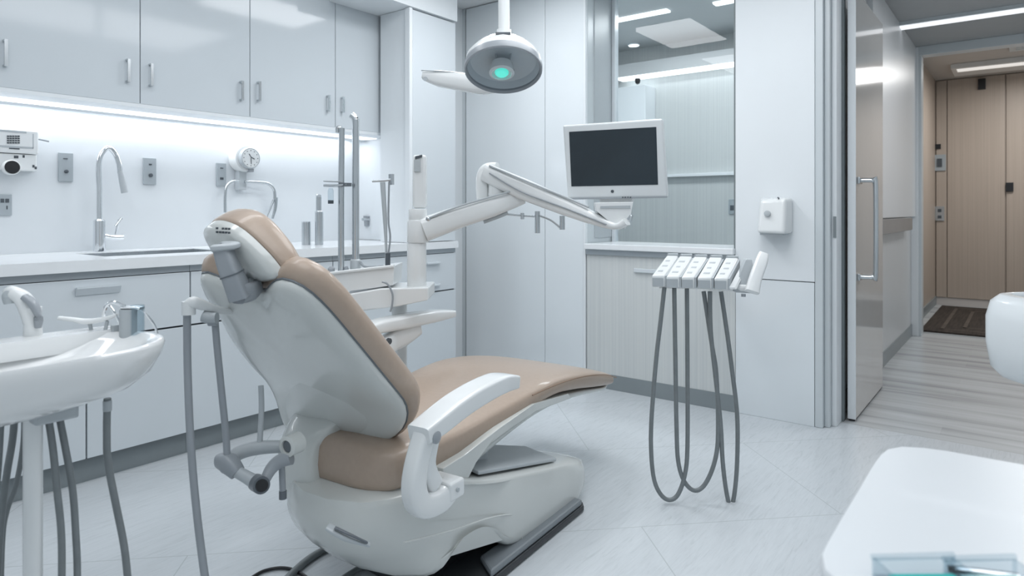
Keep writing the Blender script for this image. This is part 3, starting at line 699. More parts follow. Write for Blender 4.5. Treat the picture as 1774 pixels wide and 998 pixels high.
obj('lower_lip', mslab([(984, 343), (1156, 340.5), (1156, 343), (984, 346)], -.004, .006), GREYP, mo, smooth=False)
obj('bracket_plate', mslab([(1036, 344), (1096, 343), (1092, 352), (1040, 353)], -.01, -.05), PLAS, mo, smooth=False, bevel=.003)
bm = new()
for k in range(4): q = mp_(1079 + k * 4.5, 341.8, .006); box(bm, q - Vector((.003, .002, .002)), q + Vector((.003, .002, .002)))
obj('marking', bm, INK, mo, smooth=False)

# ------------------------------------------------------------------ surgical lamp
DL = 2.4
L_ = lambda px, py, dd=0: at(px, py, DL + dd)
cc = L_(872, 121)
t = thing('surgical_lamp', 'round white examination lamp with teal bulb hanging from the ceiling', 'lamp', (cc.x, cc.y, ZC))
phi = math.radians(65)
ax = (-FW * math.cos(phi) - UP * math.sin(phi)).normalized()
R_ = .140
obj('pole', tube(new(), [(L_(873, 62, .05).x, L_(873, 62, .05).y, ZC), L_(873, 0, .05), L_(873, 62, .05)], .021, 20, sub=0), PLAS, t)
obj('pole_collar', tube(new(), [L_(873, 52, .05), L_(873, 68, .05)], .027, 20, sub=0), PLAS, t)
obj('ceiling_rose', lathe(new(), [(.09, 0), (.085, -.03), (.03, -.045)], (L_(873, 62, .05).x, L_(873, 62, .05).y, ZC), UP, 28), PLAS, t)
obj('rim', lathe(new(), [(R_ * .93, -.002), (R_ * .97, .008), (R_, .004), (R_ * 1.01, -.010), (R_ * .99, -.022), (R_ * .94, -.022), (R_ * .93, -.012), (R_ * .93, -.002)], cc, ax, 48, False), GREYP, t)
obj('reflector', lathe(new(), [(R_ * .93, -.010), (R_ * .85, -.035), (R_ * .6, -.055), (R_ * .25, -.062), (.001, -.063)], cc, ax, 48, False), mat('lamp_reflector', (.66, .71, .74), .3, noise=.05), t)
obj('back_shell', lathe(new(), [(R_ * .99, -.018), (R_ * .97, -.040), (R_ * .82, -.070), (R_ * .55, -.092), (R_ * .25, -.102), (.001, -.104)], cc, ax, 48, False), PLAS, t)
obj('lens', lathe(new(), [(R_ * .94, -.001), (R_ * .7, .004), (R_ * .35, .007), (.001, .008)], cc, ax, 48, False), LENS, t)
bc = cc - ax * .03
b_ = obj('bulb_holder', lathe(new(), [(.040, -.03), (.046, -.005), (.046, .008), (.036, .012), (.032, .004)], bc - ax * .005 + RT * -.006 - UP * .034, ax, 32), PLAS, t)
obj('bulb', lathe(new(), [(.025, -.01), (.025, .006), (.020, .012), (.010, .015), (.001, .016)], bc - ax * .003 + RT * -.006 - UP * .034, ax, 28), BULB, b_)
for sx in (-1, 1): obj('holder_strut', bar(new(), [bc + RT * .022 * sx - ax * .012, bc + RT * .035 * sx + UP * .055 - ax * .02], [(.012, .006)] * 2), LGREY, t)
vv = (-FW - ax * (-FW).dot(ax)).normalized(); vn = (vv * .82 - ax * .57).normalized(); vt = vn.cross(RT).normalized()
vc = cc + vv * R_ * .885 - ax * .057
vh = obj('vent_housing', bar(new(), [vc - RT * .045 - vn * .010, vc - vn * .004, vc + RT * .045 - vn * .010], [(.034, .012), (.040, .016), (.034, .012)], side=vt, e=5), PLAS, t)
bm = new()
for k in range(4):
    q = vc + vt * (-.0105 + k * .007) + vn * .0035
    bar(bm, [q - RT * .026, q + RT * .026], [(.004, .003)] * 2, side=vt, seg=8)
obj('vent', bm, INK, vh)
obj('arm', bar(new(), [L_(733, 131, .26), L_(760, 136, .255), L_(800, 142, .235), L_(835, 148, .21), L_(868, 146, .16)], [(.05, .030), (.06, .064), (.065, .072), (.065, .070), (.06, .05)], e=3.5), PLAS, t)
obj('arm_groove', bar(new(), [L_(730, 122, .23), L_(780, 125, .22), L_(812, 132, .20)], [(.006, .004)] * 3), LGREY, t)
obj('arm_screw', lathe(new(), [(.009, 0), (.009, .004)], L_(737, 137, .232), -FW, 14), LGREY, t)

# ------------------------------------------------------------------ paper towel dispenser on the column
def cx_(px, py, X): return onX(px, py, X)
a, b = cx_(1312, 343, XB - .115), cx_(1360, 406, XB - .115)
t = thing('towel_dispenser', 'white rounded paper towel dispenser on the wall by the doorway', 'dispenser', (XB, (a.y + b.y) / 2, b.z))
yl, yr = a.y + .0, b.y - .0; z0, z1 = b.z, a.z + .0
f = [Vector((XB - .120, yl, z0 + .005)), Vector((XB - .120, yr, z0 + .0)), Vector((XB - .105, yr, z1 - .004)), Vector((XB - .095, yl - .01, z1 - .012))]
k_ = [Vector((XB - .0005, yl + .025, z0 - .0)), Vector((XB - .0005, yr - .01, z0 - .0)), Vector((XB - .0005, yr - .01, z1 + .004)), Vector((XB - .0005, yl + .02, z1 + .004))]
hsg = obj('housing', hexa(new(), f, k_), PLAS, t, bevel=.018, seg=5)
q = cx_(1329, 370, XB - .12)
obj('lock_button', lathe(new(), [(.016, -.004), (.016, .003), (.012, .005)], (XB - .118, q.y, q.z), (-1, 0, 0), 20), LGREY, hsg)
obj('paper_slot', box(new(), (XB - .105, yr + .01, z0 - .006), (XB - .02, yl - .01, z0 + .012)), RAIL, t, smooth=False)
q = cx_(1348, 342, XB - .1); obj('sensor', lathe(new(), [(.004, -.01), (.004, .003)], (XB - .098, q.y, q.z - .002), (-1, 0, .3), 10), INK, t)

# ------------------------------------------------------------------ instrument delivery head with hoses
DI = 2.44
I_ = lambda px, py, dd=0: at(px, py, DI + dd)
ib = I_(1230, 470, .06)
t = thing('instrument_delivery_unit', 'white five-slot instrument holder with hanging grey hoses', 'dental unit', (ib.x, ib.y, 0))
fx = [(1129, 1152, 477, 498), (1153.5, 1177, 479, 499.5), (1180, 1203, 480, 500.5), (1208, 1233, 481, 501.5), (1237, 1261, 482, 503)]
bxk = [(1155, 1175), (1177, 1199), (1202, 1225), (1229, 1251), (1257, 1279)]
for i, ((x0, x1, y0, y1), (b0, b1)) in enumerate(zip(fx, bxk)):
    fr_ = [I_(x0, y0), I_(x1, y0 + .5), I_(x1, y1), I_(x0, y1)]
    bk = [I_(b0, 442 + i, .13), I_(b1, 442.5 + i, .13), I_(b1 + 2, 470, .13), I_(b0 + 2, 470, .13)]
    h_ = obj('instrument_slot', hexa(new(), fr_, bk), PLAS, t, bevel=.005, seg=3)
    fc = [I_(x0 + 1.5, y0 + 4, -.004), I_(x1 - 2.5, y0 + 4.5, -.004), I_(x1 - 2.5, y1 - 2, -.004), I_(x0 + 1.5, y1 - 2, -.004)]
    obj('slot_face', hexa(new(), fc, [p + FW * .008 for p in fc]), LGREY, h_, smooth=False, bevel=.001)
    obj('slot_shadow_gap', hexa(new(), [I_(x1 + .3, y0 + 1, .001), I_(x1 + 3, y0 + 1, .001), I_(x1 + 3, y1 - 1, .001), I_(x1 + .3, y1 - 1, .001)],
        [I_(b1 + .3, 446 + i, .13), I_(b1 + 3, 446 + i, .13), I_(b1 + 3, 470, .13), I_(b1 + .3, 470, .13)]), LGREY, h_, smooth=False)
    bm = new()
    for k in range(3):
        def tq(ux, g_):
            px = (x0 + ux * (x1 - x0)) * (1 - g_) + (b0 + ux * (b1 - b0)) * g_; py = y0 * (1 - g_) + (442 + i) * g_
            return I_(px, py, .13 * g_)
        g0 = .18 + .25 * k; u1 = .62 + .1 * ((k + i) % 2)
        q4 = [tq(.25, g0), tq(u1, g0), tq(u1, g0 + .07), tq(.25, g0 + .07)]
        nn = (q4[1] - q4[0]).cross(q4[3] - q4[0]).normalized(); nn = nn if nn.z > 0 else -nn
        hexa(bm, [p - nn * .001 for p in q4], [p + nn * .0006 for p in q4])
    obj('marking', bm, LGREY, h_, smooth=False)
    obj('rear_cap', bar(new(), [I_(b0 + 2, 442 + i, .14), I_(b1 - 1, 442 + i, .14)], [(.02, .014)] * 2), LGREY, h_)
obj('side_slide', hexa(new(), [I_(1263, 497), I_(1273, 498), I_(1276, 502), I_(1264, 502)], [I_(1288, 452, .12), I_(1297, 450, .12), I_(1299, 456, .12), I_(1288, 458, .12)]), PLAS, t, smooth=False, bevel=.002)
obj('side_plate', prism(new(), [I_(1270, 504, .03), I_(1293, 449, .06), I_(1303, 449, .06), I_(1312, 509, .03), I_(1276, 507, .03)], FW * .03), LGREY, t, smooth=False, bevel=.004)
obj('end_handle', bar(new(), [I_(1303, 506, -.01), I_(1308, 484, .01), I_(1318, 455, .04), I_(1322, 441, .06)], [(.05, .03), (.045, .034), (.045, .036), (.036, .03)], e=4, side=RT), PLAS, t)
obj('pivot_knob', lathe(new(), [(.008, 0), (.008, .01)], I_(1288, 514, .03), UP, 12), GREYP, t)
obj('support_bar', bar(new(), [I_(1140, 492, .07), I_(1225, 494, .07), I_(1300, 500, .05)], [(.05, .03)] * 3, e=4), PLAS, t)
# its arm runs back to the wall under the sill
wq = onX(1236, 470, XB)
obj('support_arm', bar(new(), [I_(1225, 488, .08), at(1228, 482, 3.0), Vector((XB - .034, wq.y, .78))], [(.05, .04), (.045, .035), (.045, .035)]), PLAS, t)
obj('wall_mount', box(new(), (XB - .035, wq.y - .05, .74), (XB + .0035, wq.y + .05, .82)), PLAS, t, smooth=False, bevel=.004)
hs = [[(1151, 498), (1144, 560), (1137, 620), (1129, 720), (1128, 780), (1133, 830), (1145, 857), (1160, 866), (1175, 856), (1187, 820), (1191, 770), (1191, 640), (1190, 500)],
      [(1168, 498), (1170, 620), (1172, 740), (1175, 800), (1186, 835), (1204, 850), (1222, 838), (1238, 800), (1244, 750), (1241, 650), (1232, 590), (1219, 505)],
      [(1230, 505), (1231, 570), (1238, 640), (1248, 730), (1252, 800), (1258, 850), (1265, 877), (1272, 858), (1277, 800), (1277, 720), (1268, 640), (1260, 580), (1249, 505)]]
for i, hh in enumerate(hs):
    n = len(hh)
    obj('hose', tube(new(), [I_(px, py, .02 + .03 * math.sin(PI * k / (n - 1)) + .012 * i + .03 * k / (n - 1)) for k, (px, py) in enumerate(hh)], .0082, 12), HOSE, t)

# ------------------------------------------------------------------ dental chair (local frame: s to the feet, t to the far side, z up)
TH = math.radians(4.6)
ch = thing('dental_chair', 'tan upholstered dental chair with white shell, seen from behind', 'dental chair', (1.2, 1.56, 0), TH)
OI = INV[ch.name]
def P(s, t_, z): return Vector((s, t_, z))
def loc(px, py, t_):      # point of the photo on the vertical plane t = t_
    d = ray(px, py); n = Vector((-math.sin(TH), math.cos(TH), 0)); o = Vector((1.2, 1.56, 0)) + n * t_
    k = (o - Vector((0, 0, H))).dot(n) / d.dot(n); return OI @ (Vector((0, 0, H)) + d * k)
def onc(px, py, z): return OI @ onZ(px, py, z)
def cloc(px, py, D): return OI @ at(px, py, D)
AL = math.radians(45)
du = Vector((-math.cos(AL), 0, math.sin(AL)))        # up the backrest
dn = Vector((math.sin(AL), 0, math.cos(AL)))          # towards the sitter
def B(t_, l, o=0.0, P0=Vector((.037, 0, .58))):
    l0 = .03
    q = P0 + du * max(l, l0)
    if l < l0:           # the lower end of the shell turns down towards the base
        n_ = 12
        for k in range(n_):
            a_ = AL + math.radians(50) * min(1, (l0 - l) * (k + .5) / n_ / .16); q = q - Vector((-math.cos(a_), 0, math.sin(a_))) * ((l0 - l) / n_)
    return q + Vector((0, t_, 0)) + dn * o
# outline of the shell: (t, l)
back = [(-.09, .468), (-.15, .503), (-.20, .515), (-.245, .49), (-.262, .42), (-.258, .30), (-.25, .17), (-.243, .06), (-.235, -.01), (-.21, -.07), (-.16, -.115), (-.08, -.15), (.02, -.17), (.10, -.185), (.18, -.20), (.25, -.19),
        (.315, -.13), (.34, -.04), (.335, .06), (.31, .16), (.268, .26), (.215, .35), (.18, .43), (.15, .485), (.115, .515), (.075, .51), (.035, .485), (-.02, .462)]
def pillow(out, cen, rows):
    rings = []
    for k, o in rows: rings.append([cen + (p - cen) * k + dn_ * o for p in out])
    return loft(new(), rings)
o2 = resample([Vector((a_, b_, 0)) for a_, b_ in back], 80)
def backpad(rows):
    ct, cl = .02, .16
    return loft(new(), [[B(ct + (p.x - ct) * k, cl + (p.y - cl) * k, o) for p in o2] for k, o in rows])
rows = [(1.0, .0), (1.0, -.006), (.993, -.012), (.975, -.018), (.94, -.025), (.88, -.031), (.8, -.036), (.68, -.040), (.5, -.044), (.3, -.046), (.1, -.047)]
obj('back_shell', backpad(rows), SHEL, ch, local=True, ang=60)
rows = [(.98, .001), (1.012, .003), (1.042, .014), (1.058, .030), (1.055, .046), (1.03, .062), (.98, .072), (.90, .078), (.7, .080), (.4, .074), (.1, .070)]
obj('back_cushion', backpad(rows), LEATH, ch, local=True, ang=60)
rows = [(.99, .0), (1.010, -.001), (1.012, .006), (.99, .007)]
obj('back_seam', backpad(rows), CHAR, ch, local=True, ang=60)
# headrest
AH = math.radians(62)
duh = Vector((-math.cos(AH), 0, math.sin(AH))); dnh = Vector((math.sin(AH), 0, math.cos(AH)))
# pixel outline of the headrest shell placed on its own tilted plane
hc = cloc(430, 430, 1.60)
def onplane(px, py, c, nrm_):
    o = OI @ Vector((0, 0, H)); d = (OI.to_3x3() @ ray(px, py)); k = (c - o).dot(nrm_) / d.dot(nrm_); return o + d * k
hp = [(362, 396), (366, 386), (378, 382), (395, 384), (415, 393), (435, 408), (455, 427), (474, 447), (487, 464), (494, 474), (486, 479), (470, 482), (445, 482), (420, 477), (404, 466), (386, 438), (370, 413)]
dnh2 = (dnh + Vector((0, -.12, 0))).normalized()
hout = resample([onplane(x, y, hc, dnh2) for x, y in hp], 56); hcen = sum(hout, Vector()) / 56
dn_ = dnh2
rows = [(1.0, .0), (1.0, -.004), (.98, -.012)] + [(math.cos(q), -.012 - .03 * math.sin(q)) for q in [math.radians(v_) for v_ in (16, 32, 48, 64, 80)]]
obj('headrest_shell', pillow(hout, hcen, rows), SHEL, ch, local=True, ang=60)
rows = [(.98, .001), (1.015, .003), (1.04, .012), (1.05, .026), (1.045, .044), (1.01, .060), (.93, .072), (.8, .078), (.5, .082), (.1, .083)]
hz0, hz1 = min(p.z for p in hout), max(p.z for p in hout)
rings = []
for k, o in rows:
    rings.append([hcen + (p - hcen) * k + dn_ * (.003 + (o - .003) * (.66 + .34 * ((p.z - hz0) / (hz1 - hz0)) ** .7)) for p in hout])
obj('headrest_cushion', loft(new(), rings), LEATH, ch, local=True, ang=60)
bm = new()
for r_ in range(2):
    for c_ in range(5):
        if (r_, c_) == (0, 1): continue
        p = onplane(376 + c_ * 5.2, 395.5 + r_ * 6.5 + c_ * .3, hc - dnh2 * .030, dnh2)
        box(bm, p - Vector((.002, .0022, .0025)), p + Vector((.002, .0022, .0025)))
obj('headrest_marking', bm, INK, ch, local=True, smooth=False)
# neck bracket
nb = [cloc(386, 428, 1.535), cloc(394, 455, 1.535), cloc(405, 482, 1.54), cloc(418, 515, 1.55)]
obj('neck_bracket', bar(new(), nb, [(.034, .05), (.038, .05), (.042, .05), (.048, .05)], side=(OI.to_3x3() @ RT), e=5), GREYP, ch, local=True)
obj('bracket_cap', bar(new(), [cloc(376, 430, 1.53), cloc(388, 428, 1.53), cloc(400, 424, 1.55)], [(.055, .018)] * 3, e=3), LGREY, ch, local=True)
obj('bracket_band', bar(new(), [nb[1].lerp(nb[2], .70), nb[1].lerp(nb[2], .78)], [(.0445, .0535)] * 2, side=(OI.to_3x3() @ RT), e=5), CHAR, ch, local=True)
obj('bracket_hinge', tube(new(), [cloc(417, 492, 1.58), cloc(434, 488, 1.60), cloc(446, 486, 1.62)], .020, 16), STEEL, ch, local=True)
obj('bracket_foot', bar(new(), [cloc(412, 508, 1.545), cloc(428, 505, 1.57), cloc(442, 494, 1.6)], [(.05, .05), (.05, .045), (.04, .03)], e=4), GREYP, ch, local=True)
# seat + leg rest cushion
sec = [(-.035, .10, .350, .385, -.02), (-.015, .155, .335, .445, -.025), (.02, .20, .332, .462, -.03), (.10, .232, .337, .468, -.02), (.25, .25, .352, .466, -.01), (.42, .262, .378, .474, 0), (.60, .275, .402, .492, 0), (.78, .285, .424, .503, 0),
       (.95, .29, .408, .492, 0), (1.12, .285, .378, .462, 0), (1.28, .27, .350, .420, .005), (1.38, .25, .334, .388, .01), (1.44, .215, .330, .364, .015), (1.465, .16, .333, .350, .015)]
def cushion(sec, e=4.2, seg=36):
    ss = smooth_path([Vector((a_, b_, 0)) for a_, b_, *_ in sec], 4); zz = smooth_path([Vector((c_, d_, e_)) for _, _, c_, d_, e_ in sec], 4)
    rings = []
    for q, z in zip(ss, zz):
        ring = []; mid, hh = (z.x + z.y) / 2, (z.y - z.x) / 2
        for k in range(seg):
            a_ = 2 * PI * k / seg; c_, s_ = math.cos(a_), math.sin(a_)
            ring.append(Vector((q.x, z.z + q.y * math.copysign(abs(c_) ** (2 / e), c_), mid + hh * math.copysign(abs(s_) ** (2 / e), s_))))
        rings.append(ring)
    return loft(new(), rings)
obj('seat_cushion', cushion(sec), LEATH, ch, local=True, ang=70)
bm = new(); tube(bm, [P(.62, -.284, .475), P(.80, -.292, .478), P(1.0, -.293, .462), P(1.2, -.282, .425), P(1.38, -.252, .372)], .0022, 6)
obj('seat_seam', bm, mat('tan_piping', (.27, .18, .12), .5, noise=.1), ch, local=True)
usec = [(.05, .20, .300, .340, -.02), (.20, .235, .300, .350, -.01), (.35, .245, .315, .368, 0), (.5, .25, .350, .390, 0), (.68, .255, .380, .410, 0), (.85, .265, .388, .418, 0), (1.05, .262, .368, .396, 0), (1.25, .25, .338, .360, 0), (1.38, .22, .324, .338, .01)]
obj('leg_frame', cushion(usec, 5), SHEL, ch, local=True, ang=60)
# base body
prof = [(-.10, .335), (-.115, .27), (-.085, .20), (-.03, .145), (.04, .088), (.12, .112), (.20, .146), (.28, .152), (.345, .120), (.39, .075), (.45, .040), (.55, .024), (.75, .022), (.93, .022),
        (1.02, .045), (1.045, .085), (1.025, .130), (.95, .160), (.88, .178), (.7, .214), (.5, .258), (.30, .305), (.20, .335), (.08, .350), (0, .352)]
def bodymesh(prof, tn, tf, levels, rear=.0):
    c = Vector((sum(p_[0] for p_ in prof) / len(prof), 0, sum(p_[1] for p_ in prof) / len(prof)))
    rings = []
    for f_, ins in levels:
        ring = []
        for s_, z_ in prof:
            # inset towards a local medial point so that the long body keeps its shape
            mz = .24 if s_ < .2 else (.24 - (s_ - .2) * .18)
            s2 = s_ + (c.x - s_) * ins * .25; z2 = z_ + (mz - z_) * ins
            a_, b_ = tn(s_), tf(s_)
            tt = (a_ + b_) / 2 + (b_ - a_) / 2 * f_
            if s_ < .2: s2 += rear * abs(f_) ** 3 * (.2 - s_) / .3
            if s_ > .8: s2 -= .10 * abs(f_) ** 4 * (s_ - .8) / .2
            ring.append(Vector((s2, tt, z2)))
        rings.append(ring)
    bm = new(); R = [[bm.verts.new(p_) for p_ in r_] for r_ in rings]; n = len(prof)
    for a_, b_ in zip(R, R[1:]):
        for i in range(n): bm.faces.new((a_[i], a_[(i + 1) % n], b_[(i + 1) % n], b_[i]))
    bm.faces.new(R[0][::-1]); bm.faces.new(R[-1])
    bmesh.ops.triangulate(bm, faces=[f_ for f_ in bm.faces if len(f_.verts) > 4])
    return bm
pr = []
pp = smooth_path([Vector((a_, 0, b_)) for a_, b_ in prof + [prof[0]]], 3)[:-1]
prof2 = [(v_.x, v_.z) for v_ in pp]
tn = lambda s_: -.27 - .05 * min(1, max(0, (s_ + .05) / .4))
tf = lambda s_: .20 - .28 * min(1, max(0, (s_ - .35) / .3))
lev = [(-1, .20), (-.985, .10), (-.95, .04), (-.88, .01), (-.6, 0), (-.2, 0), (.2, 0), (.6, 0), (.88, .01), (.95, .04), (.985, .10), (1, .20)]
base_ = obj('base_body', bodymesh(prof2, tn, tf, lev, rear=.16), SHEL, ch, local=True, ang=50)
# grey cover on top of the base, with lifting post
def topz(s_): return .335 - (s_ - .20) * .228
cov = [P(.30, -.290, topz(.30) - .002), P(.78, -.288, topz(.78) - .002), P(.84, -.12, topz(.84) + .006), P(.36, .04, topz(.30) + .01)]
obj('base_cover', prism(new(), cov, Vector((0, 0, .012))), LGREY, ch, local=True, smooth=False, bevel=.004)
obj('lift_post', prism(new(), [P(.33, -.20, .26), P(.47, -.20, .26), P(.50, -.20, .38), P(.30, -.20, .38)], Vector((0, .18, 0))), LGREY, ch, local=True, smooth=False, bevel=.004)
obj('cover_latch', prism(new(), [P(.735, -.235, topz(.735) + .004), P(.775, -.255, topz(.77) + .004), P(.80, -.215, topz(.79) + .004)], Vector((0, 0, .006))), GREYP, ch, local=True, smooth=False)
# floor plate darkened and black box added for the shade under the base
pl_ = [P(.20, -.352, .004), P(.87, -.352, .004), P(.895, -.335, .004), P(.91, -.10, .004), P(.85, .05, .004), P(.25, .10, .004), P(.15, .05, .004), P(.12, -.25, .004)]
obj('floor_plate', prism(new(), pl_, Vector((0, 0, .022))), mat('shaded_metal', (.035, .04, .045), .45, noise=.1), ch, local=True, smooth=False, bevel=.005)
obj('plate_ridge', prism(new(), [P(.28, -.348, .026), P(.868, -.348, .026), P(.868, -.285, .026), P(.34, -.265, .026)], Vector((0, 0, .022))), mat('slate_metal', (.20, .225, .245), .4, noise=.06), ch, local=True, smooth=False, bevel=.008)
obj('underside_shade', box(new(), (.24, -.20, .026), (.50, .06, .15)), DARK, ch, local=True, smooth=False)
web = [loc(x, y, -.285) for x, y in ((768, 838), (812, 828), (826, 800), (848, 770), (880, 742), (930, 712), (990, 690), (985, 682), (925, 700), (865, 742), (806, 788), (768, 812))]
obj('side_web', prism(new(), web, Vector((0, .055, 0))), SHEL, ch, local=True, smooth=False, bevel=.005, seg=3)
# raised line on the flank
fl = lambda px, py: loc(px, py, -.317)
obj('flank_ridge', tube(new(), [fl(700, 940), fl(780, 920), fl(850, 897), fl(890, 893), fl(900, 915), fl(905, 938)], .003, 6), SHEL, base_, local=True)
# slot handle under the rear
obj('rear_slot', bar(new(), [cloc(567, 912, 1.60), cloc(600, 930, 1.60), cloc(640, 944, 1.62)], [(.03, .010), (.035, .014), (.02, .008)], e=3), LGREY, base_, local=True)
obj('rear_slot_gap', bar(new(), [cloc(580, 914, 1.590), cloc(610, 928, 1.590), cloc(636, 940, 1.605)], [(.01, .005)] * 3, e=3), CHAR, base_, local=True)
# spine that joins back shell and base
sp = [P(.09, .11, .50), P(.03, .11, .47), P(-.018, .11, .42), P(-.03, .10, .36), P(-.01, .09, .27)]
obj('spine_cover', bar(new(), sp, [(.24, .06), (.19, .07), (.15, .08), (.15, .09), (.17, .08)], side=Vector((0, 1, 0)), e=3), SHEL, ch, local=True)
hg = obj('hinge_ring', lathe(new(), [(.026, -.03), (.026, .010), (.016, .012), (.015, .004)], cloc(502, 772, 1.66), OI.to_3x3() @ (-FW - RT * .5), 24), SHEL, ch, local=True)
obj('hinge_pin', lathe(new(), [(.014, 0), (.014, .008), (.006, .010)], cloc(502, 772, 1.66), OI.to_3x3() @ (-FW - RT * .5), 20), CHAR, hg, local=True)
# armrests
def armrest(tc, ds, dz, near=True):
    pad = [(-.035, .548), (.03, .562), (.12, .583), (.22, .597), (.32, .602), (.395, .592)]
    pz = [P(a_ + ds, tc, b_ + dz - .012) for a_, b_ in pad]
    o = obj('armrest', bar(new(), pz, [(.070, .044), (.076, .052), (.078, .054), (.078, .054), (.076, .052), (.062, .040)], side=Vector((0, 1, 0)), e=7, seg=40), PLAS, ch, local=True)
    if near:
        loop = [P(-.012, tc, .535), P(-.045, tc, .46), P(-.052, tc, .40), P(-.025, tc, .355), P(.045, tc, .345), P(.095, tc, .362)]
        obj('arm_support', bar(new(), loop, [(.05, .05), (.05, .055), (.05, .06), (.055, .062), (.055, .066), (.055, .055)], side=Vector((0, 1, 0)), e=4), PLAS, o, local=True)
        obj('arm_web', bar(new(), [P(.02, tc, .535), P(.0, tc + .005, .45), P(.03, tc + .005, .385)], [(.035, .05)] * 3, side=Vector((0, 1, 0)), e=4), PLAS, o, local=True)
        obj('pivot_cap', lathe(new(), [(.016, 0), (.016, .006), (.010, .009)], P(-.008, tc - .032, .528), (0, -1, 0), 20), GREYP, o, local=True)
        obj('mount_block', box(new(), (.055, tc - .03, .335), (.12, tc + .06, .385)), PLAS, o, local=True, smooth=False, bevel=.008, seg=3)
        obj('screw_cap', lathe(new(), [(.006, 0), (.006, .003)], P(.085, tc - .031, .362), (0, -1, 0), 14), LGREY, o, local=True)
    else:
        loop = [P(.10 + ds, tc, .555 + dz), P(.16 + ds, tc, .49 + dz), P(.12 + ds, tc - .03, .42 + dz), P(.02 + ds, tc - .10, .36)]
        obj('arm_support', bar(new(), loop, [(.05, .14), (.05, .09), (.05, .07), (.05, .06)], side=Vector((0, 1, 0)), e=4), PLAS, o, local=True)
        q = cloc(672, 591, 2.20); obj('pivot_cap', lathe(new(), [(.012, 0), (.012, .01)], P(.22 + ds, tc - .036, .53 + dz), (0, -1, 0), 16), INK, o, local=True)
armrest(-.345, 0, 0, True)
tf_ = .36
o = obj('armrest', bar(new(), [loc(634, 571, tf_), loc(660, 564, tf_), loc(700, 556, tf_), loc(745, 548, tf_), loc(781, 543, tf_)], [(.07, .036), (.08, .052), (.085, .056), (.08, .052), (.06, .030)], side=Vector((0, 1, 0)), e=4.5, seg=28), PLAS, ch, local=True)
obj('arm_support', bar(new(), [loc(722, 566, tf_), loc(700, 580, tf_), loc(672, 596, tf_), loc(645, 622, tf_ - .06)], [(.05, .07), (.05, .085), (.05, .08), (.05, .07)], side=Vector((0, 1, 0)), e=4), PLAS, o, local=True)
obj('pivot_cap', lathe(new(), [(.012, 0), (.012, .01)], loc(672, 591, tf_ - .035), (0, -1, 0), 16), INK, o, local=True)
# rear yoke: curved handles, joints, suction hoses on the chair
DY = 1.66
Y_ = lambda px, py, dd=0: cloc(px, py, DY + dd)
obj('yoke_pipe', tube(new(), [Y_(512, 777, .05), Y_(480, 774, .05), Y_(440, 777, .05), Y_(412, 786, .04), Y_(396, 800, .02)], [.014, .016, .018, .018, .016], 16), LGREY, ch, local=True)
obj('yoke_pipe', tube(new(), [Y_(505, 793), Y_(485, 799), Y_(470, 812, -.01), Y_(459, 832, -.03)], [.017, .017, .015, .012], 16), GREYP, ch, local=True)
obj('yoke_joint', bar(new(), [Y_(380, 798, .02), Y_(396, 803, .0), Y_(412, 820, -.01)], [(.03, .035), (.045, .05), (.035, .035)], e=2.6), GREYP, ch, local=True)
obj('yoke_tube', tube(new(), [Y_(410, 817, -.01), Y_(428, 827, -.02), Y_(446, 838, -.03)], [.014, .015, .017], 16), LGREY, ch, local=True)
obj('yoke_cap', tube(new(), [Y_(444, 836, -.02), Y_(453, 841, -.06)], .0205, 20), CHAR, ch, local=True)
obj('yoke_cap_socket', tube(new(), [Y_(453, 841, -.058), Y_(454, 841.5, -.064)], .0145, 20), DARK, ch, local=True)
obj('yoke_stub', tube(new(), [Y_(488, 805, .02), Y_(490, 856, .02)], .008, 12, sub=0), GREYP, ch, local=True)
obj('stub_tip', tube(new(), [Y_(490, 850, .02), Y_(490, 864, .02)], .0095, 12, sub=0), CHAR, ch, local=True)
obj('hose', tube(new(), [Y_(452, 668, .08), Y_(453, 710, .07), Y_(450, 766, .05)], .007, 12), LGREY, ch, local=True)
obj('hose', tube(new(), [Y_(372, 550, -.02), Y_(376, 600, -.02), Y_(384, 680, -.01), Y_(391, 750, 0), Y_(394, 800, .0)], .0085, 12), GREYP, ch, local=True)
obj('hose', tube(new(), [Y_(324, 545, -.05), Y_(325, 640, -.05), Y_(330, 760, -.07), Y_(340, 880, -.10), Y_(355, 1000, -.13), Y_(368, 1090, -.16), Y_(400, 1130, -.12)], .009, 12), GREYP, ch, local=True)
obj('hose_hanger', bar(new(), [Y_(322, 531, -.05), Y_(335, 524, -.05), Y_(355, 530, -.03), Y_(378, 537, .0), Y_(400, 540, .04)], [(.02, .02), (.03, .03), (.02, .024), (.015, .02), (.012, .015)], e=2.6), PLAS, ch, local=True)
obj('hanger_knob', tube(new(), [Y_(327, 545, -.05), Y_(327, 522, -.05)], .016, 16, sub=0), PLAS, ch, local=True)
obj('hanger_clip', tube(new(), [Y_(352, 548, -.03), Y_(364, 551, -.03), Y_(376, 551, -.03)], .014, 14), LGREY, ch, local=True)
obj('clip_collar', tube(new(), [Y_(362, 558, -.03), Y_(376, 558, -.03)], .010, 12), GREYP, ch, local=True)

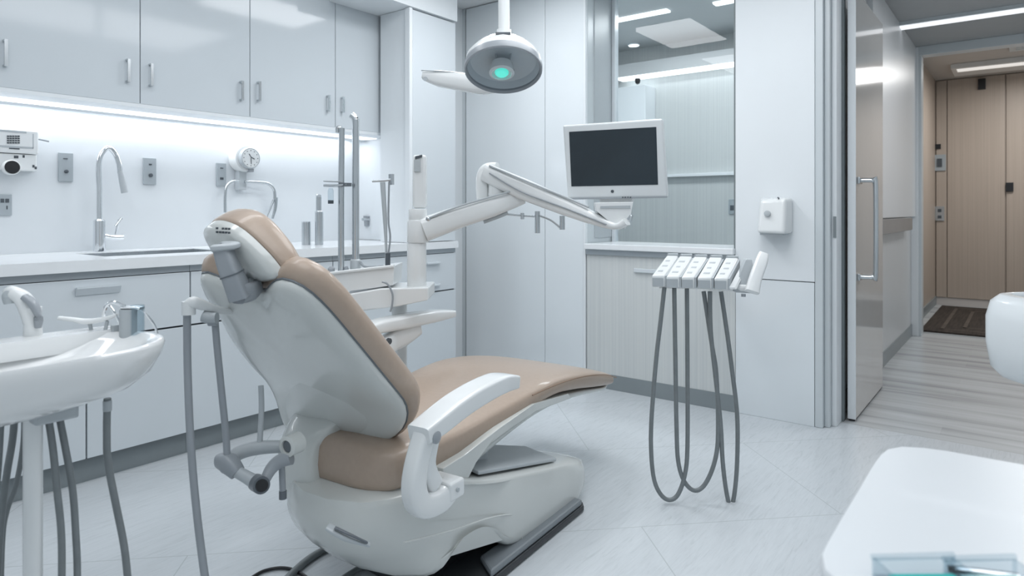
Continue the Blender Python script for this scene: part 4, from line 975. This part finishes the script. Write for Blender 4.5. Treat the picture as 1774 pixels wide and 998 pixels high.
# cables on the floor at the chair's back
def fl_(px, py, z): return onZ(px, py, z)
t = obj('floor_hose', tube(new(), [onZ(590, 940, .012), onZ(570, 948, .012), onZ(540, 965, .012), onZ(515, 985, .012), onZ(490, 1010, .012)], .011, 12), HOSE); tag(t, 'thick grey hose running along the floor behind the chair base', 'hose')
t = obj('floor_hose', tube(new(), [onZ(650, 978, .010), onZ(620, 986, .010), onZ(590, 1005, .010)], .009, 12), HOSE); tag(t, 'short grey hose on the floor close under the chair base', 'hose')
t = obj('power_cable', tube(new(), [onZ(430, 1005, .006), onZ(455, 990, .006), onZ(485, 984, .006), onZ(510, 988, .006), onZ(535, 1003, .006)], .005, 10), DARK); tag(t, 'thin black cable looping on the floor at the bottom edge', 'cable')

# ------------------------------------------------------------------ cuspidor basin at the left
bc_ = Vector((.33, 1.45, 0))
t = thing('spittoon_basin', 'white oval ceramic rinsing basin on a post at the left edge', 'basin', (.33, 1.45, 0))
def oval(a_, b_, z, cx=.33, cy=1.45, e=2.5, n=64, tip=0):
    r_ = []
    for k in range(n):
        q = 2 * PI * k / n; c_, s_ = math.cos(q), math.sin(q)
        r_.append(Vector((cx + a_ * math.copysign(abs(c_) ** (2 / e), c_), cy + b_ * math.copysign(abs(s_) ** (2 / e), s_), z)))
    return r_
ZB = .842
rings = [oval(.10, .05, ZB - .108), oval(.20, .09, ZB - .103), oval(.27, .12, ZB - .086), oval(.305, .145, ZB - .06), oval(.325, .158, ZB - .025), oval(.330, .162, ZB - .006), oval(.326, .160, ZB + .002), oval(.315, .150, ZB + .001),
         oval(.292, .128, ZB - .012), oval(.262, .105, ZB - .035), oval(.20, .075, ZB - .060), oval(.08, .03, ZB - .070)]
bs = obj('bowl', loft(new(), rings), CERA, t, ang=80)
# deck behind the bowl carrying the fittings
obj('fitting_deck', loft(new(), [oval(.20, .035, ZB - .03, .46, 1.575, 3), oval(.205, .038, ZB - .006, .46, 1.575, 3), oval(.198, .034, ZB + .006, .46, 1.575, 3)]), CERA, t, ang=60)
pc = at(57, 720, 1.23)
obj('post', lathe(new(), [(.0155, 0), (.0155, .74)], (pc.x, pc.y, .0), seg=24), PLAS, t)
obj('post_foot', lathe(new(), [(.16, 0), (.16, .02), (.03, .035)], (pc.x, pc.y, .0), seg=28), PLAS, t)
q = at(90, 700, 1.24)
obj('valve_block', box(new(), (q.x - .035, q.y - .03, q.z - .028), (q.x + .035, q.y + .04, q.z + .04)), LGREY, t, smooth=False, bevel=.004)
q = at(5, 688, 1.16); obj('bowl_bracket', box(new(), (q.x - .05, q.y - .01, q.z - .02), (q.x + .022, q.y + .06, q.z + .014)), PLAS, t, smooth=False, bevel=.003)
# water spout
sD = 1.36
S_ = lambda px, py, dd=0: at(px, py, sD + dd)
spb = obj('spout_base', lathe(new(), [(.030, 0), (.026, .006), (.017, .016), (.015, .06), (.016, .075)], S_(57, 596), UP, 28), PLAS, t)
spout = obj('spout', tube(new(), [S_(57, 560), S_(50, 535), S_(38, 516), S_(22, 508)], [.016, .018, .016, .013], 16), PLAS, t)
obj('spout_lever', bar(new(), [S_(66, 568, -.01), S_(66, 545, -.012), S_(56, 525, -.014), S_(42, 514, -.014)], [(.012, .008), (.020, .012), (.022, .014), (.018, .012)], e=3), GREYP, spout)
obj('spout_tip', tube(new(), [S_(24, 506), S_(17, 513), S_(18, 526)], [.012, .014, .011], 14), LGREY, spout)
obj('spout_cap', tube(new(), [S_(10, 509), S_(20, 504), S_(38, 508)], [.008, .011, .008], 12), PLAS, spout)
# tool rest with cup
T_ = lambda px, py, dd=0: at(px, py, 1.42 + dd)
obj('tool_handle', bar(new(), [T_(103, 551), T_(130, 554), T_(150, 557), T_(180, 553), T_(202, 545)], [(.014, .008), (.016, .009), (.022, .012), (.016, .010), (.010, .006)], e=2.6), PLAS, t)
obj('tool_leg', tube(new(), [T_(155, 558), T_(158, 572), T_(162, 590)], .004, 8), LGREY, t)
obj('tool_leg', tube(new(), [T_(186, 556), T_(182, 574), T_(180, 590)], .004, 8), LGREY, t)
obj('wire_arch', tube(new(), [T_(178, 552), T_(183, 532), T_(196, 524), T_(216, 531)], .004, 8), CHROM, t)
obj('wire_arch', tube(new(), [T_(190, 530), T_(200, 545), T_(212, 570)], .0025, 8), CHROM, t)
obj('wire_arch', tube(new(), [T_(240, 532), T_(256, 548), T_(268, 565), T_(274, 585)], .0025, 8), CHROM, t)
obj('holder_block', box(new(), T_(195, 590) + Vector((0, 0, -.0)), T_(215, 560, .03)), LGREY, t, smooth=False, bevel=.002)
obj('steel_cup', lathe(new(), [(.017, 0), (.017, .070), (.015, .070), (.015, .004)], T_(222, 592), UP, 20), LGREY, t)
obj('glass_tube', lathe(new(), [(.014, 0), (.014, .078), (.012, .078), (.012, .004)], T_(238, 592), UP, 20), CLEAR, t)
obj('holder_top', bar(new(), [T_(214, 532), T_(232, 532), T_(246, 534)], [(.022, .006)] * 3), CHROM, t)
# hoses below the basin
def down(name, pts, r, D, m=HOSE, d1=0): return obj(name, tube(new(), [at(px, py, D + d1 * k / (len(pts) - 1)) for k, (px, py) in enumerate(pts)], r, 12), m, t)
down('hose', [(27, 700), (22, 760), (12, 820), (2, 900), (-4, 1000), (-6, 1120)], .0062, 1.27)
down('hose', [(42, 700), (40, 770), (28, 840), (12, 885), (4, 940), (0, 1100)], .0048, 1.32)
down('hose', [(2, 700), (0, 760), (-6, 840), (-20, 900)], .0055, 1.22)
down('hose', [(84, 725), (92, 780), (99, 850), (106, 920), (107, 1000), (104, 1120)], .0062, 1.25)
down('hose', [(104, 728), (114, 780), (126, 850), (131, 920), (134, 1000), (130, 1120)], .0062, 1.27)
down('hose', [(186, 690), (185, 750), (187, 800), (200, 870), (214, 940), (221, 1000), (228, 1100)], .0068, 1.32)
down('hose_connector', [(186, 694), (186, 712)], .0080, 1.32, LGREY)

# ------------------------------------------------------------------ white side table at the bottom right, with instrument packs
ZTb = .72
t = thing('side_table', 'white rounded side table in the bottom right foreground', 'table', (.80, -.10, 0))
tp_ = [(1.262, .10), (1.245, .155), (1.19, .180), (1.0, .182), (.86, .182), (.78, .178), (.745, .15), (.735, .10), (.735, -.3), (.76, -.34), (1.2, -.34), (1.262, -.30)]
po = resample([Vector((x, y, ZTb)) for x, y in tp_], 64); c0 = Vector((1.0, -.08, ZTb))
rows = [(.97, -.030), (.995, -.026), (1.0, -.015), (.998, -.004), (.99, 0), (.5, 0), (.02, 0)]
obj('top', loft(new(), [[c0 + (p - c0) * k + UP * o for p in po] for k, o in rows]), mat('table_white', (.76, .80, .83), .3, noise=.01, coat=.2), t, ang=50)
obj('column', lathe(new(), [(.03, .03), (.03, .69)], (.98, -.12, 0), seg=20), PLAS, t)
obj('foot', lathe(new(), [(.20, 0), (.20, .02), (.04, .035)], (.98, -.12, 0), seg=28), PLAS, t)
def pack(label, c, w, d, h_, tl, m=TEAL, rz=.3):
    p = thing('instrument_pack', label, 'instrument pack', c, rz, group='instrument packs on the side table')
    bm = new(); box(bm, (-w / 2, -d / 2, 0), (w / 2, -d / 2 + .003, h_)); box(bm, (-w / 2, d / 2 - .003, 0), (w / 2, d / 2, h_)); box(bm, (-w / 2, -d / 2, 0), (-w / 2 + .003, d / 2, h_)); box(bm, (w / 2 - .003, -d / 2, 0), (w / 2, d / 2, h_)); box(bm, (-w / 2, -d / 2, 0), (w / 2, d / 2, .003))
    obj('clear_tray', bm, CLEAR, p, local=True, smooth=False)
    obj('insert', box(new(), (-w / 2 + .008, -d / 2 + .008, .004), (w / 2 - .008, d / 2 - .012, h_ * .55)), m, p, local=True, smooth=False, bevel=.004)
    obj('rim', tube(new(), [(-w / 2, d / 2, h_), (w / 2, d / 2, h_ + .002)], .0035, 8, sub=0), CLEAR, p, local=True)
    return p
aN = math.radians(-52)
pack('clear tray with teal insert at the bottom right corner', onZ(1605, 1020, ZTb + .001), .085, .045, .020, 0, TEAL, aN)
pack('clear tray with pale insert beside the teal one', onZ(1727, 1022, ZTb + .001), .075, .05, .018, 0, mat('pale_teal', (.45, .68, .68), .3, noise=.05), aN)
t = obj('steel_instrument', tube(new(), [onZ(1640, 985, ZTb + .006), onZ(1700, 992, ZTb + .006), onZ(1765, 1000, ZTb + .006)], .004, 10), CHROM); tag(t, 'thin steel instrument lying at the bottom right edge', 'instrument')

# ------------------------------------------------------------------ moulded white chair at the right edge
cc2 = at(1888, 600, 2.05)
t = thing('moulded_stool', 'white moulded stool shell at the right edge of the photo', 'stool', (cc2.x, cc2.y, 0))
rr = []
for z, a_, b_, sh in ((.560, .17, .14, 0), (.572, .215, .17, 0), (.60, .238, .19, 0), (.68, .250, .20, 0), (.76, .250, .20, 0), (.81, .238, .19, 0), (.832, .215, .17, 0), (.835, .19, .15, 0), (.82, .175, .135, 0), (.72, .165, .125, 0), (.68, .12, .09, 0)):
    ring = []
    for k in range(48):
        q = 2 * PI * k / 48; c_, s_ = math.cos(q), math.sin(q); e = 3.2
        ring.append(Vector((cc2.x, cc2.y, z)) + RT * a_ * math.copysign(abs(c_) ** (2 / e), c_) + FW * b_ * math.copysign(abs(s_) ** (2 / e), s_))
    rr.append(ring)
obj('shell', loft(new(), rr), mat('stool_white', (.74, .78, .80), .25, noise=.01, coat=.3), t, ang=60)
obj('stem', lathe(new(), [(.025, .03), (.025, .57)], (cc2.x, cc2.y, 0) + RT * 0 if False else Vector((cc2.x, cc2.y, 0)), seg=18), STEEL, t)
obj('foot', lathe(new(), [(.17, 0), (.17, .02), (.03, .032)], Vector((cc2.x, cc2.y, 0)), seg=28), STEEL, t)

# ------------------------------------------------------------------ lights
def area(name, loc_, sx, sy, power, col=(.965, .978, 1), rot=(0, 0, 0), spread=None):
    l = bpy.data.lights.new(name, 'AREA'); l.shape = 'RECTANGLE'; l.size = sx; l.size_y = sy; l.energy = power; l.color = col
    if spread: l.spread = spread
    o = bpy.data.objects.new(name, l); C.objects.link(o); o.location = loc_; o.rotation_euler = rot; return o
def ceiling_panel(x, y, sx, sy, power, label, z=ZC, col=(.965, .978, 1)):
    t = thing('ceiling_panel', label, 'light', (x, y, z), group='ceiling light panels of the treatment room')
    obj('frame', box(new(), (x - sx / 2 - .02, y - sy / 2 - .02, z - .010), (x + sx / 2 + .02, y + sy / 2 + .02, z - .0005)), WALL, t, smooth=False)
    l = area('panel_lamp', (x, y, z - .016), sx, sy, power, col); return t
ceiling_panel(1.0, 2.3, 1.6, .30, 9, 'long ceiling light over the worktop side')
ceiling_panel(.2, 1.0, 1.4, 1.4, 15, 'square ceiling light above the camera side')
ceiling_panel(2.2, .95, 1.5, .9, 22, 'wide ceiling light near the doorway')
ceiling_panel(2.75, 2.25, .8, .5, 13, 'small unseen fill light added in front of the corner closet')  # added fill light, brightens the dark closet corner
ceiling_panel(.4, -.7, 1.8, .8, 8, 'ceiling light behind the side table')
area('hall_lamp', (5.0, -.3, HC - .04), 1.2, .5, 16, (.98, .98, 1))
area('far_lamp', (8.1, -.2, WC - .07), .8, .8, 24, (1, .99, .97))
area('next_room_lamp', (4.5, 2.0, ZN - .03), .3, 1.6, 20, (.95, .98, 1))
area('strip_lamp', (1.65, 3.625, ZU - .024), 2.6, .04, 5.0, (.94, .96, 1))

wd = bpy.data.worlds.new('world'); bpy.context.scene.world = wd; wd.use_nodes = True
wd.node_tree.nodes['Background'].inputs[0].default_value = (.80, .86, .92, 1); wd.node_tree.nodes['Background'].inputs[1].default_value = .25

# ------------------------------------------------------------------ camera
cam = bpy.data.cameras.new('camera'); co = bpy.data.objects.new('camera', cam); C.objects.link(co)
cam.sensor_width = 36; cam.lens = 36 * F / 1774; cam.shift_y = -(499 - 366) / 1774; cam.clip_start = .05
co.location = (0, 0, H)
co.rotation_euler = (PI / 2, 0, math.atan2(SA, CA) - PI / 2)
cam.dof.use_dof = True; cam.dof.focus_distance = 2.4; cam.dof.aperture_fstop = 4.5
sc = bpy.context.scene; sc.camera = co
sc.view_settings.view_transform = 'Standard'; sc.view_settings.look = 'None'; sc.view_settings.gamma = 1; sc.view_settings.exposure = 0.08
sc.view_settings.use_curve_mapping = False
